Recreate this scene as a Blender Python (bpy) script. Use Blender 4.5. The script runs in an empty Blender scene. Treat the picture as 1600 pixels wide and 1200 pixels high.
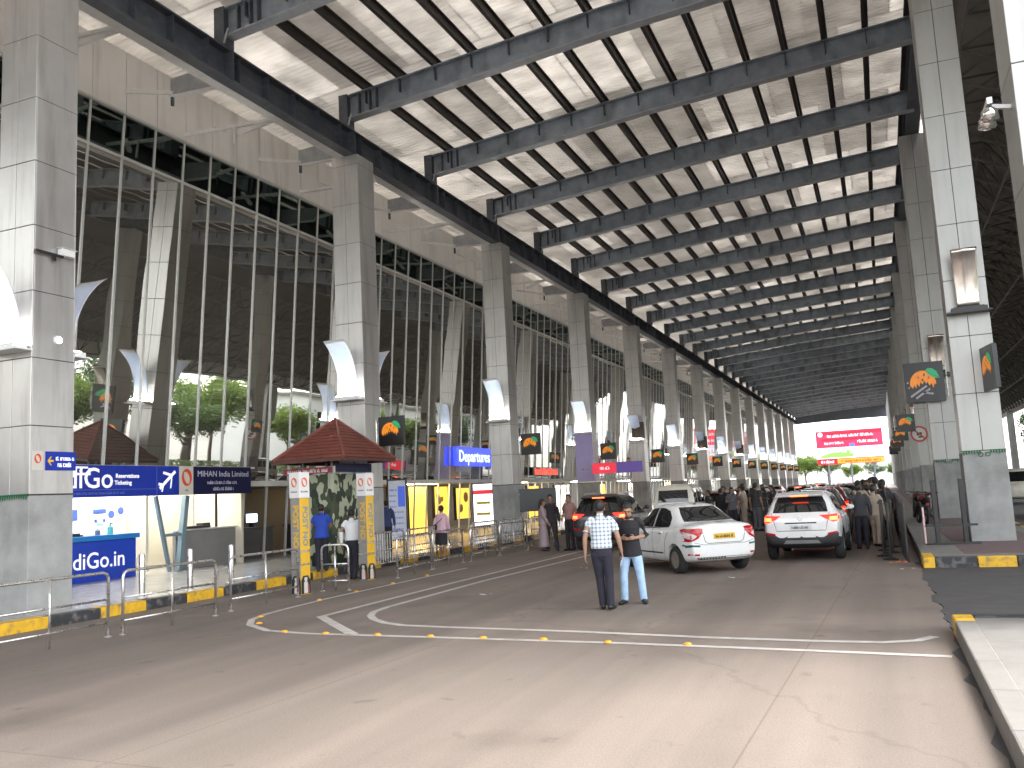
import bpy, bmesh, math, random
from mathutils import Vector, Matrix
from mathutils.bvhtree import BVHTree
import mathutils.geometry as mgeo
random.seed(7)
R = math.radians
PI = math.pi
scn = bpy.context.scene
COL = scn.collection

# ------------------------------------------------------------------ camera
cam_d = bpy.data.cameras.new('camera'); cam = bpy.data.objects.new('camera', cam_d); COL.objects.link(cam)
scn.camera = cam
F_PX, YAW, PIT, ROL = 1381.24, 0.388557, 0.124832, -0.050219
cam_d.sensor_fit = 'HORIZONTAL'; cam_d.sensor_width = 36.0; cam_d.lens = 36.0 * F_PX / 1600.0
cam_d.clip_start = 0.1; cam_d.clip_end = 2000
cp, sp, cy_, sy_ = math.cos(PIT), math.sin(PIT), math.cos(YAW), math.sin(YAW)
Fw = Vector((-sy_ * cp, cy_ * cp, sp)); Rt = Vector((cy_, sy_, 0)); Up = Rt.cross(Fw)
R2 = Rt * math.cos(ROL) + Up * math.sin(ROL); U2 = -Rt * math.sin(ROL) + Up * math.cos(ROL)
m = Matrix((R2, U2, -Fw)).transposed().to_4x4(); m.translation = Vector((0, 0, 1.9))
cam.matrix_world = m

# ------------------------------------------------------------------ world and light
SUN_EL, SUN_AZ = R(58), R(70)      # azimuth measured from +Y towards +X
w = bpy.data.worlds.new('World'); scn.world = w; w.use_nodes = True
nt = w.node_tree; nt.nodes.clear()
wo = nt.nodes.new('ShaderNodeOutputWorld'); bg = nt.nodes.new('ShaderNodeBackground'); sky = nt.nodes.new('ShaderNodeTexSky')
sky.sky_type = 'NISHITA'; sky.sun_disc = False; sky.sun_elevation = SUN_EL; sky.sun_rotation = SUN_AZ
sky.air_density = 1.0; sky.dust_density = 2.0; sky.ozone_density = 1.0
bg.inputs['Strength'].default_value = 0.15
hs = nt.nodes.new('ShaderNodeHueSaturation'); hs.inputs['Saturation'].default_value = .22      # overcast: grey-white cloud
nt.links.new(sky.outputs[0], hs.inputs['Color']); nt.links.new(hs.outputs[0], bg.inputs['Color']); nt.links.new(bg.outputs[0], wo.inputs['Surface'])
sd = bpy.data.lights.new('sun', 'SUN'); sd.energy = .6; sd.angle = R(20); sd.color = (1, .95, .88)
so = bpy.data.objects.new('sun', sd); COL.objects.link(so)
dv = Vector((math.sin(SUN_AZ) * math.cos(SUN_EL), math.cos(SUN_AZ) * math.cos(SUN_EL), math.sin(SUN_EL)))
so.rotation_euler = dv.to_track_quat('Z', 'Y').to_euler(); so.location = (60, 20, 80)
scn.view_settings.view_transform = 'Standard'; scn.view_settings.look = 'None'
scn.view_settings.gamma = 1.0; scn.view_settings.exposure = 2.9
scn.render.engine = 'CYCLES'
scn.cycles.max_bounces = 8; scn.cycles.diffuse_bounces = 5; scn.cycles.glossy_bounces = 4
scn.cycles.use_denoising = True
scn.cycles.sample_clamp_indirect = 6.0
scn.cycles.caustics_reflective = False

# ------------------------------------------------------------------ materials
MATS = {}
def mat(name, col, rough=.6, metal=0., var=.12, scale=3., bump=0., bscale=40., emit=None, estr=0., spec=.5, stains=None, coat=0.):
    """principled material with procedural large and small colour variation (object coordinates)"""
    if name in MATS: return MATS[name]
    m = bpy.data.materials.new(name); m.use_nodes = True
    nt = m.node_tree; b = nt.nodes['Principled BSDF']
    b.inputs['Roughness'].default_value = rough; b.inputs['Metallic'].default_value = metal
    b.inputs['Specular IOR Level'].default_value = spec
    if coat: b.inputs['Coat Weight'].default_value = coat; b.inputs['Coat Roughness'].default_value = .05
    c = (*col, 1)
    tc = nt.nodes.new('ShaderNodeTexCoord')
    if var > 0:
        n = nt.nodes.new('ShaderNodeTexNoise'); n.inputs['Scale'].default_value = scale; n.inputs['Detail'].default_value = 8; n.inputs['Roughness'].default_value = .65
        nt.links.new(tc.outputs['Object'], n.inputs['Vector'])
        r = nt.nodes.new('ShaderNodeValToRGB')
        r.color_ramp.elements[0].position = .3; r.color_ramp.elements[1].position = .72
        r.color_ramp.elements[0].color = (*[max(0, v * (1 - var)) for v in col], 1)
        r.color_ramp.elements[1].color = (*[min(1, v * (1 + var)) for v in col], 1)
        nt.links.new(n.outputs['Fac'], r.inputs['Fac'])
        out = r.outputs['Color']
        if stains:
            n2 = nt.nodes.new('ShaderNodeTexNoise'); n2.inputs['Scale'].default_value = stains[1]; n2.inputs['Detail'].default_value = 5
            mp = nt.nodes.new('ShaderNodeMapping'); mp.inputs['Scale'].default_value = stains[3] if len(stains) > 3 else (1, 1, 1)
            nt.links.new(tc.outputs['Object'], mp.inputs['Vector']); nt.links.new(mp.outputs[0], n2.inputs['Vector'])
            r2 = nt.nodes.new('ShaderNodeValToRGB'); r2.color_ramp.elements[0].position = .5; r2.color_ramp.elements[1].position = .75
            r2.color_ramp.elements[0].color = (0, 0, 0, 1); r2.color_ramp.elements[1].color = (stains[2],) * 3 + (1,)
            nt.links.new(n2.outputs['Fac'], r2.inputs['Fac'])
            mx = nt.nodes.new('ShaderNodeMixRGB'); mx.inputs['Color2'].default_value = (*stains[0], 1)
            nt.links.new(r2.outputs['Color'], mx.inputs['Fac']); nt.links.new(out, mx.inputs['Color1']); out = mx.outputs['Color']
        nt.links.new(out, b.inputs['Base Color'])
        rr = nt.nodes.new('ShaderNodeMapRange'); rr.inputs['To Min'].default_value = max(0, rough - .08); rr.inputs['To Max'].default_value = min(1, rough + .08)
        nt.links.new(n.outputs['Fac'], rr.inputs['Value'])
        if rough > .12: nt.links.new(rr.outputs[0], b.inputs['Roughness'])
    else:
        b.inputs['Base Color'].default_value = c
    if bump:
        nb = nt.nodes.new('ShaderNodeTexNoise'); nb.inputs['Scale'].default_value = bscale; nb.inputs['Detail'].default_value = 4
        nt.links.new(tc.outputs['Object'], nb.inputs['Vector'])
        bp = nt.nodes.new('ShaderNodeBump'); bp.inputs['Strength'].default_value = bump; bp.inputs['Distance'].default_value = .02
        nt.links.new(nb.outputs['Fac'], bp.inputs['Height']); nt.links.new(bp.outputs[0], b.inputs['Normal'])
    if emit:
        b.inputs['Emission Color'].default_value = (*emit, 1); b.inputs['Emission Strength'].default_value = estr
    MATS[name] = m
    return m

def nodes(m): return m.node_tree.nodes, m.node_tree.links, m.node_tree.nodes['Principled BSDF']

M_clad = mat('aluminium_cladding', (.56, .545, .53), .33, .55, .09, .8, spec=.4, stains=((.25, .23, .21), 1.3, .5, (3, 3, .35)))
M_clad2 = mat('grey_cladding', (.47, .47, .445), .42, .25, .07, .8, stains=((.3, .29, .26), 1.2, .5, (3, 3, .3)))
M_plinth = mat('concrete_plinth', (.33, .335, .325), .75, 0, .16, 2.2, .15, 30, stains=((.17, .165, .155), 1.4, .7))
M_joint = mat('dark_joint', (.03, .03, .03), .8, var=0)
M_steel_dark = mat('dark_blue_grey_steel', (.075, .085, .105), .5, .1, .25, 3, stains=((.16, .15, .14), 2.5, .5, (1, 1, 3)))
M_steel = mat('blue_grey_steel', (.25, .29, .34), .5, .1, .22, 2.5, stains=((.07, .07, .075), 1.8, .7, (1, 1, .5)))
M_purlin = mat('brown_black_purlin', (.035, .028, .024), .6, var=.2)
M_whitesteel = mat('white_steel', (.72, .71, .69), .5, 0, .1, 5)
M_fascia = mat('beige_fascia_panel', (.76, .745, .72), .5, .1, .06, .6, stains=((.28, .25, .22), .9, .35, (3, 3, .3)))
M_mull = mat('pale_aluminium', (.55, .55, .53), .4, .4, .08, 4)
M_stain = mat('stainless_steel', (.62, .60, .58), .28, .9, .08, 6)
M_white = mat('white_paint', (.78, .78, .77), .45, 0, .04, 4)
M_black = mat('black_paint', (.02, .02, .02), .4, 0, .2, 6)
M_blackrubber = mat('black_rubber', (.018, .018, .018), .8, 0, .3, 12)
M_yellow = mat('yellow_paint', (.72, .42, .02), .55, 0, .18, 5, stains=((.16, .13, .10), 7, .9))
M_kblack = mat('kerb_black_paint', (.03, .032, .036), .6, 0, .3, 5, stains=((.22, .20, .18), 7, .9))
M_concrete = mat('concrete', (.19, .18, .165), .85, 0, .16, 2.5, .2, 60, stains=((.24, .23, .21), .8, .6))
M_tile = mat('pale_paving', (.42, .41, .39), .35, 0, .1, 2.0, stains=((.25, .24, .22), .7, .5))
M_tree_bark = mat('bark', (.12, .09, .065), .9, 0, .3, 8, .5, 20)

def ground_mat():
    m = mat('worn_concrete_road', (.212, .176, .150), .78, 0, .09, .35, .25, 90)
    N, L, b = nodes(m)
    src = b.inputs['Base Color'].links[0].from_socket
    tc = [n for n in N if n.bl_idname == 'ShaderNodeTexCoord'][0]
    # tyre-worn streaks along the lanes, fine aggregate, hairline cracks
    mp = N.new('ShaderNodeMapping'); mp.inputs['Scale'].default_value = (1.1, .05, 1); L.new(tc.outputs['Object'], mp.inputs['Vector'])
    n1 = N.new('ShaderNodeTexNoise'); n1.inputs['Scale'].default_value = 1.0; n1.inputs['Detail'].default_value = 6; L.new(mp.outputs[0], n1.inputs['Vector'])
    r1 = N.new('ShaderNodeValToRGB'); r1.color_ramp.elements[0].position = .35; r1.color_ramp.elements[1].position = .7
    r1.color_ramp.elements[0].color = (.70, .69, .68, 1); r1.color_ramp.elements[1].color = (1.08, 1.07, 1.05, 1); L.new(n1.outputs['Fac'], r1.inputs['Fac'])
    mx = N.new('ShaderNodeMixRGB'); mx.blend_type = 'MULTIPLY'; mx.inputs['Fac'].default_value = .9
    L.new(src, mx.inputs['Color1']); L.new(r1.outputs['Color'], mx.inputs['Color2'])
    n2 = N.new('ShaderNodeTexNoise'); n2.inputs['Scale'].default_value = 55; n2.inputs['Detail'].default_value = 2; L.new(tc.outputs['Object'], n2.inputs['Vector'])
    r2 = N.new('ShaderNodeValToRGB'); r2.color_ramp.elements[0].position = .3; r2.color_ramp.elements[1].position = .7
    r2.color_ramp.elements[0].color = (.82, .82, .82, 1); r2.color_ramp.elements[1].color = (1.1, 1.1, 1.1, 1); L.new(n2.outputs['Fac'], r2.inputs['Fac'])
    mx2 = N.new('ShaderNodeMixRGB'); mx2.blend_type = 'MULTIPLY'; mx2.inputs['Fac'].default_value = 1
    L.new(mx.outputs[0], mx2.inputs['Color1']); L.new(r2.outputs['Color'], mx2.inputs['Color2'])
    v = N.new('ShaderNodeTexVoronoi'); v.feature = 'DISTANCE_TO_EDGE'; v.inputs['Scale'].default_value = .11
    nd = N.new('ShaderNodeTexNoise'); nd.inputs['Scale'].default_value = .9; nd.inputs['Detail'].default_value = 5; L.new(tc.outputs['Object'], nd.inputs['Vector'])
    ad = N.new('ShaderNodeMixRGB'); ad.blend_type = 'ADD'; ad.inputs['Fac'].default_value = 1.0
    L.new(tc.outputs['Object'], ad.inputs['Color1']); L.new(nd.outputs['Color'], ad.inputs['Color2']); L.new(ad.outputs[0], v.inputs['Vector'])
    r3 = N.new('ShaderNodeValToRGB'); r3.color_ramp.elements[0].position = 0; r3.color_ramp.elements[1].position = .0025
    r3.color_ramp.elements[0].color = (.84, .83, .82, 1); r3.color_ramp.elements[1].color = (1, 1, 1, 1); L.new(v.outputs['Distance'], r3.inputs['Fac'])
    mx3 = N.new('ShaderNodeMixRGB'); mx3.blend_type = 'MULTIPLY'; mx3.inputs['Fac'].default_value = 1
    L.new(mx2.outputs[0], mx3.inputs['Color1']); L.new(r3.outputs['Color'], mx3.inputs['Color2'])
    # oil stains
    n4 = N.new('ShaderNodeTexNoise'); n4.inputs['Scale'].default_value = .55; n4.inputs['Detail'].default_value = 4; L.new(tc.outputs['Object'], n4.inputs['Vector'])
    r4 = N.new('ShaderNodeValToRGB'); r4.color_ramp.elements[0].position = .58; r4.color_ramp.elements[1].position = .74
    r4.color_ramp.elements[0].color = (1, 1, 1, 1); r4.color_ramp.elements[1].color = (.68, .66, .65, 1); L.new(n4.outputs['Fac'], r4.inputs['Fac'])
    mx4 = N.new('ShaderNodeMixRGB'); mx4.blend_type = 'MULTIPLY'; mx4.inputs['Fac'].default_value = .8
    L.new(mx3.outputs[0], mx4.inputs['Color1']); L.new(r4.outputs['Color'], mx4.inputs['Color2'])
    br = N.new('ShaderNodeTexBrick'); br.offset = 0; br.inputs['Scale'].default_value = 1; br.inputs['Brick Width'].default_value = 4.6; br.inputs['Row Height'].default_value = 7.3; br.inputs['Mortar Size'].default_value = .012; br.inputs['Mortar Smooth'].default_value = .6
    br.inputs['Color1'].default_value = (1, 1, 1, 1); br.inputs['Color2'].default_value = (.93, .93, .94, 1); br.inputs['Mortar'].default_value = (.72, .70, .68, 1)
    mpb = N.new('ShaderNodeMapping'); mpb.inputs['Location'].default_value = (1.3, 2.1, 0); mpb.inputs['Rotation'].default_value = (0, 0, .03); L.new(tc.outputs['Object'], mpb.inputs['Vector']); L.new(mpb.outputs[0], br.inputs['Vector'])
    mx5 = N.new('ShaderNodeMixRGB'); mx5.blend_type = 'MULTIPLY'; mx5.inputs['Fac'].default_value = 1; L.new(mx4.outputs[0], mx5.inputs['Color1']); L.new(br.outputs['Color'], mx5.inputs['Color2'])
    n6 = N.new('ShaderNodeTexNoise'); n6.inputs['Scale'].default_value = 2.6; n6.inputs['Detail'].default_value = 3; L.new(tc.outputs['Object'], n6.inputs['Vector'])
    r6 = N.new('ShaderNodeValToRGB'); r6.color_ramp.elements[0].position = .66; r6.color_ramp.elements[1].position = .74; r6.color_ramp.elements[0].color = (1, 1, 1, 1); r6.color_ramp.elements[1].color = (.62, .6, .58, 1); L.new(n6.outputs['Fac'], r6.inputs['Fac'])
    mx6 = N.new('ShaderNodeMixRGB'); mx6.blend_type = 'MULTIPLY'; mx6.inputs['Fac'].default_value = .7; L.new(mx5.outputs[0], mx6.inputs['Color1']); L.new(r6.outputs['Color'], mx6.inputs['Color2'])
    L.new(mx6.outputs[0], b.inputs['Base Color'])
    return m
M_road = ground_mat()
M_asphalt = mat('asphalt', (.068, .064, .064), .85, 0, .25, 2.2, .5, 120)
M_marking = mat('road_paint', (.47, .44, .41), .7, 0, .14, 4, stains=((.26, .24, .22), 5, .75))
M_sheet = None

def glass_mat():
    m = bpy.data.materials.new('tinted_mirror_glass'); m.use_nodes = True
    N, L, b = nodes(m)
    b.inputs['Base Color'].default_value = (.64, .64, .60, 1); b.inputs['Metallic'].default_value = 1; b.inputs['Roughness'].default_value = .015
    tc = N.new('ShaderNodeTexCoord'); n = N.new('ShaderNodeTexNoise'); n.inputs['Scale'].default_value = .55; n.inputs['Detail'].default_value = 1
    mp = N.new('ShaderNodeMapping'); mp.inputs['Scale'].default_value = (1, 1.4, .5)
    L.new(tc.outputs['Object'], mp.inputs['Vector']); L.new(mp.outputs[0], n.inputs['Vector'])
    bp = N.new('ShaderNodeBump'); bp.inputs['Strength'].default_value = .3; bp.inputs['Distance'].default_value = .022
    L.new(n.outputs['Fac'], bp.inputs['Height']); L.new(bp.outputs[0], b.inputs['Normal'])
    df = N.new('ShaderNodeBsdfDiffuse'); df.inputs['Color'].default_value = (.30, .28, .25, 1); mx = N.new('ShaderNodeMixShader'); mx.inputs[0].default_value = .13
    out = [q for q in N if q.bl_idname == 'ShaderNodeOutputMaterial'][0]
    L.new(b.outputs[0], mx.inputs[1]); L.new(df.outputs[0], mx.inputs[2]); L.new(mx.outputs[0], out.inputs['Surface'])
    return m
M_glass = glass_mat()
M_spandrel = mat('green_tinted_spandrel', (.16, .20, .18), .03, 1, .08, 2)
M_carglass = mat('dark_car_glass', (.012, .014, .015), .03, 0, 0, spec=.9)

# ------------------------------------------------------------------ mesh helpers
def obj(name, bm, mats, parent=None, smooth=False, loc=None, bevel=0):
    me = bpy.data.meshes.new(name); bm.to_mesh(me); bm.free()
    if not isinstance(mats, (list, tuple)): mats = [mats]
    for m in mats: me.materials.append(m)
    if smooth:
        me.polygons.foreach_set('use_smooth', [True] * len(me.polygons))
    o = bpy.data.objects.new(name, me); COL.objects.link(o)
    if loc is not None: o.location = loc
    if parent is not None: o.parent = parent
    if bevel:
        md = o.modifiers.new('bevel', 'BEVEL'); md.width = bevel; md.segments = 2; md.limit_method = 'ANGLE'
    return o
def thing(name, label, cat, loc=(0, 0, 0), rotz=0, group=None):
    o = bpy.data.objects.new(name, None); COL.objects.link(o); o.empty_display_size = .2
    o.location = loc; o.rotation_euler = (0, 0, rotz); tag(o, label, cat, group)
    return o
def tag(o, label, cat, group=None, kind=None):
    o['label'] = label; o['category'] = cat
    if group: o['group'] = group
    if kind: o['kind'] = kind
    return o
def struct(name, bm, mats, **k):
    o = obj(name, bm, mats, **k); o['kind'] = 'structure'; return o
def copy_tree(o, parent=None):
    c = o.copy(); COL.objects.link(c)
    if parent is not None: c.parent = parent
    for ch in list(o.children): copy_tree(ch, c)
    return c
def ordn(i):
    return ['first', 'second', 'third', 'fourth', 'fifth', 'sixth', 'seventh', 'eighth', 'ninth', 'tenth', 'eleventh', 'twelfth', 'thirteenth', 'fourteenth', 'fifteenth', 'sixteenth', 'seventeenth', 'eighteenth', 'nineteenth', 'twentieth', 'twenty-first', 'twenty-second', 'twenty-third', 'twenty-fourth', 'twenty-fifth', 'twenty-sixth', 'twenty-seventh', 'twenty-eighth', 'twenty-ninth', 'thirtieth'][i]

def box(bm, x0, x1, y0, y1, z0, z1, mi=0, M=None):
    vs = [Vector((x, y, z)) for z in (z0, z1) for y in (y0, y1) for x in (x0, x1)]
    if M is not None: vs = [M @ v for v in vs]
    v = [bm.verts.new(p) for p in vs]
    for f in ((0, 2, 3, 1), (4, 5, 7, 6), (0, 1, 5, 4), (2, 6, 7, 3), (0, 4, 6, 2), (1, 3, 7, 5)):
        fa = bm.faces.new([v[i] for i in f]); fa.material_index = mi
def ring_frame(d):
    d = d.normalized(); a = Vector((0, 0, 1)) if abs(d.z) < .9 else Vector((1, 0, 0))
    s = d.cross(a).normalized(); return s, s.cross(d).normalized()
def tube(bm, pts, rad, seg=10, mi=0, caps=True):
    pts = [Vector(p) for p in pts]; n = len(pts)
    if not isinstance(rad, (list, tuple)): rad = [rad] * n
    rings = []; s = None
    for i, p in enumerate(pts):
        d = (pts[min(i + 1, n - 1)] - pts[max(i - 1, 0)])
        if s is None: s, u = ring_frame(d)
        else:
            d = d.normalized(); s = (s - d * s.dot(d)).normalized(); u = s.cross(d).normalized()
        rings.append([bm.verts.new(p + (s * math.cos(2 * PI * k / seg) + u * math.sin(2 * PI * k / seg)) * rad[i]) for k in range(seg)])
    for a, b in zip(rings, rings[1:]):
        for k in range(seg):
            f = bm.faces.new((a[k], a[(k + 1) % seg], b[(k + 1) % seg], b[k])); f.material_index = mi
    if caps:
        f = bm.faces.new(list(reversed(rings[0]))); f.material_index = mi
        f = bm.faces.new(rings[-1]); f.material_index = mi
def bar(bm, a, b, wd, ht, mi=0):
    a, b = Vector(a), Vector(b); d = (b - a); L = d.length
    if L < 1e-6: return
    s, u = ring_frame(d)
    M = Matrix((s, d.normalized(), u)).transposed().to_4x4(); M.translation = a
    box(bm, -wd / 2, wd / 2, 0, L, -ht / 2, ht / 2, mi, M)
def prism(bm, poly, axis, a, b, mi=0):
    """poly = 2D outline in the plane normal to axis ('x': (y,z), 'y': (x,z), 'z': (x,y)), extruded from a to b"""
    def P(p, t): return {'x': (t, p[0], p[1]), 'y': (p[0], t, p[1]), 'z': (p[0], p[1], t)}[axis]
    A = [bm.verts.new(P(p, a)) for p in poly]; B = [bm.verts.new(P(p, b)) for p in poly]
    n = len(poly); fs = [bm.faces.new(A), bm.faces.new(B)]
    for i in range(n): fs.append(bm.faces.new((A[i], A[(i + 1) % n], B[(i + 1) % n], B[i])))
    for f in fs: f.material_index = mi
    bmesh.ops.recalc_face_normals(bm, faces=fs)
def lathe(bm, prof, seg=24, axis='z', mi=0, c=(0, 0, 0), close=True):
    """prof: list of (radius, height)"""
    rings = []
    for r, h in prof:
        ring = []
        for k in range(seg):
            a = 2 * PI * k / seg; x, y = r * math.cos(a), r * math.sin(a)
            p = {'z': (x, y, h), 'y': (x, h, y), 'x': (h, x, y)}[axis]
            ring.append(bm.verts.new((p[0] + c[0], p[1] + c[1], p[2] + c[2])))
        rings.append(ring)
    fs = []
    for a, b in zip(rings, rings[1:]):
        for k in range(seg): fs.append(bm.faces.new((a[k], a[(k + 1) % seg], b[(k + 1) % seg], b[k])))
    if close:
        fs.append(bm.faces.new(rings[0])); fs.append(bm.faces.new(rings[-1]))
    for f in fs: f.material_index = mi
    bmesh.ops.recalc_face_normals(bm, faces=fs)
def B(): return bmesh.new()
def ball(bm, c, r, sub=2, sc=(1, 1, 1), mi=0):
    M = Matrix.Translation(c) @ Matrix.Diagonal((r * sc[0], r * sc[1], r * sc[2], 1))
    n0 = len(bm.faces)
    bmesh.ops.create_icosphere(bm, subdivisions=sub, radius=1, matrix=M)
    if mi:
        bm.faces.ensure_lookup_table()
        for f in bm.faces[n0:]: f.material_index = mi
def basis(origin, ex, ey):
    """matrix taking local x,y,z to ex, ey, ex x ey at origin"""
    ex, ey = Vector(ex).normalized(), Vector(ey).normalized(); ez = ex.cross(ey)
    M = Matrix((ex, ey, ez)).transposed().to_4x4(); M.translation = Vector(origin); return M
def text(name, body, size, m, M, parent, extrude=.004, align='CENTER', bold=0., sx=1.):
    cu = bpy.data.curves.new(name, 'FONT'); cu.body = body; cu.size = size; cu.align_x = align; cu.align_y = 'CENTER'
    cu.extrude = extrude; cu.offset = bold; cu.resolution_u = 3
    t = bpy.data.objects.new('t', cu); COL.objects.link(t)
    dg = bpy.context.evaluated_depsgraph_get()
    me = bpy.data.meshes.new_from_object(t.evaluated_get(dg))
    bpy.data.objects.remove(t); me.name = name
    me.materials.clear(); me.materials.append(m)
    me.transform(M @ Matrix.Diagonal((sx, 1, 1, 1)))
    o = bpy.data.objects.new(name, me); COL.objects.link(o)
    if parent is not None: o.parent = parent
    return o
def glyph_line(bm, M, x0, x1, y, hgt, mi=0, seed=0, d=.003, fill=.9):
    """a line of tiny strokes that reads as a line of writing too small to make out"""
    rnd = random.Random(seed); x = x0
    while x < x1:
        for k in range(rnd.randint(2, 7)):
            wd = hgt * rnd.uniform(.35, .6)
            if x + wd > x1: return
            h0 = y - hgt / 2; h1 = y + hgt / 2 * rnd.choice((.55, .6, 1))
            t = hgt * .17
            box(bm, x, x + t, h0, h1, 0, d, mi, M)
            if rnd.random() < .7: box(bm, x, x + wd * .8, h1 - t, h1, 0, d, mi, M)
            if rnd.random() < .6: box(bm, x, x + wd * .8, h0, h0 + t, 0, d, mi, M)
            if rnd.random() < .6: box(bm, x + wd * .65, x + wd * .65 + t, h0, (h0 + h1) / 2 + hgt * .1, 0, d, mi, M)
            x += wd
        x += hgt * .35
# ================================================================== SETTING
XK = -13.69           # kerb face of the terminal pavement
XPL = .62             # left edge of the right-hand platform
# ground sheet to the horizon
bm = B(); box(bm, -400, 500, -200, 900, -.5, -.012); struct('ground', bm, mat('far_ground', (.2, .19, .17), .9, 0, .3, .02))
bm = B(); box(bm, -30, XPL - .02, -30, 230, -.3, 0); struct('road', bm, M_road)
# ragged edge of the worn concrete against the darker service lane
bm = B(); rnd = random.Random(3)
edge = [(XPL - .03, -30)]
y = 2.0
while y < 22:
    edge.append((.58 + rnd.uniform(-.07, .07) - .06 * (y > 18), y)); y += .35
edge += [(XPL - .02, 22.5), (XPL - .02, 230), (16, 230), (16, -30)]
prism(bm, edge, 'z', -.28, .004); struct('service_road', bm, M_asphalt)
# terminal pavement
bm = B(); box(bm, -32, XK - .3, -30, 230, -.2, .18)
o = struct('pavement', bm, M_tile)
N, L, b_ = nodes(M_tile)
src = b_.inputs['Base Color'].links[0].from_socket
tc = [n for n in N if n.bl_idname == 'ShaderNodeTexCoord'][0]
br = N.new('ShaderNodeTexBrick'); br.offset = 0; br.inputs['Scale'].default_value = 1; br.inputs['Brick Width'].default_value = .6; br.inputs['Row Height'].default_value = .6
br.inputs['Mortar Size'].default_value = .006; br.inputs['Color1'].default_value = (1, 1, 1, 1); br.inputs['Color2'].default_value = (.9, .9, .9, 1); br.inputs['Mortar'].default_value = (.45, .44, .42, 1)
mx = N.new('ShaderNodeMixRGB'); mx.blend_type = 'MULTIPLY'; mx.inputs['Fac'].default_value = 1
L.new(tc.outputs['Object'], br.inputs['Vector']); L.new(src, mx.inputs['Color1']); L.new(br.outputs['Color'], mx.inputs['Color2']); L.new(mx.outputs[0], b_.inputs['Base Color'])
b_.inputs['Roughness'].default_value = .25
for l in list(b_.inputs['Roughness'].links): L.remove(l)
# painted kerb: yellow / black blocks
bm = B(); y = -12.0; k = 0
while y < 190:
    s = 1.12; x1 = XK
    box(bm, XK - .3, x1, y, y + s - .012, -.1, .19 + .004 * (k % 3), k % 2); y += s; k += 1
struct('kerb', bm, [M_yellow, M_kblack], bevel=.018)
# right-hand platform (two lengths, the service lane crosses between them)
def platform(y0, y1):
    bm = B(); box(bm, XPL + .22, 3.7, y0 + .22, y1 - .22, -.2, .2); o = struct('platform', bm, [M_concrete])
    bm = B(); box(bm, 1.45, 3.35, y0 + .9, y1 - .9, .1, .206); struct('platform_paving', bm, mat('maroon_paving', (.15, .10, .10), .8, 0, .25, 5, .2))
    bm = B(); k = 0
    x = XPL
    yy = y0
    while yy < y1 - .05:                       # long sides in bare concrete except the end blocks
        s = min(1.2, y1 - yy)
        near = (yy - y0 < .5) or (y1 - yy - s < .5)
        box(bm, XPL, XPL + .22, yy, yy + s - .012, -.1, .214, 0 if (near and k % 2 == 0) else 2)
        box(bm, 3.7, 3.92, yy, yy + s - .012, -.1, .214, 0 if k % 2 == 0 else 1)
        yy += s; k += 1
    for ye in (y0, y1 - .22):
        x = XPL + .224; k = 1
        while x < 3.68:
            s = min(.78 if k % 2 else .7, 3.69 - x); box(bm, x, x + s - .01, ye, ye + .215, -.1, .214, k % 2); x += s; k += 1
    struct('kerb', bm, [M_yellow, M_kblack, M_concrete], bevel=.02)
platform(20.2, 182); platform(-10, 12.1)
# road markings
def line(bm, pts, wd):
    pts = [Vector((*p, 0)) for p in pts]; n = len(pts); vs = []
    for i, p in enumerate(pts):
        d = (pts[min(i + 1, n - 1)] - pts[max(i - 1, 0)]).normalized(); nn = Vector((-d.y, d.x, 0)) * wd / 2
        vs.append((bm.verts.new((p + nn).to_tuple()[:2] + (.0045,)), bm.verts.new((p - nn).to_tuple()[:2] + (.0045,))))
    for (a, b), (c, d) in zip(vs, vs[1:]): bm.faces.new((a, b, d, c))
def dens(pts, st=.5):
    out = []
    for a, b in zip(pts, pts[1:]):
        L_ = math.dist(a, b); n = max(1, int(L_ / st))
        for i in range(n): out.append((a[0] + (b[0] - a[0]) * i / n, a[1] + (b[1] - a[1]) * i / n))
    return out + [pts[-1]]
for pts, wd in (([(-9.12, 62), (-9.12, 25), (-9.15, 18.1), (-9.07, 13.03)], .13), ([(-9.1, 13.05), (-8.2, 12.15), (-7.32, 11.29)], .17),
                ([(-8.3, 62), (-8.3, 24.9), (-8.55, 18.6), (-8.47, 14.2), (-8.38, 13.6), (-8.17, 13.15), (-7.86, 12.75), (-7.45, 12.4), (-6.99, 12.17), (-6.3, 12.06), (-4.07, 11.79), (-2.25, 11.47), (-.82, 11.31), (-.16, 11.3), (.2, 11.45), (.4, 11.75)], .13),
                ([(-10.6, 22), (-10.62, 15.5), (-10.5, 13.9), (-10.4, 13.17), (-10.2, 12.6), (-9.79, 12.05), (-9.03, 11.52), (-8.12, 11.3), (-6.16, 11.18), (-3.28, 10.96), (-1, 10.7), (.5, 10.5)], .12)):
    bm = B(); line(bm, dens(pts), wd); struct('road_marking', bm, M_marking)
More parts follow.
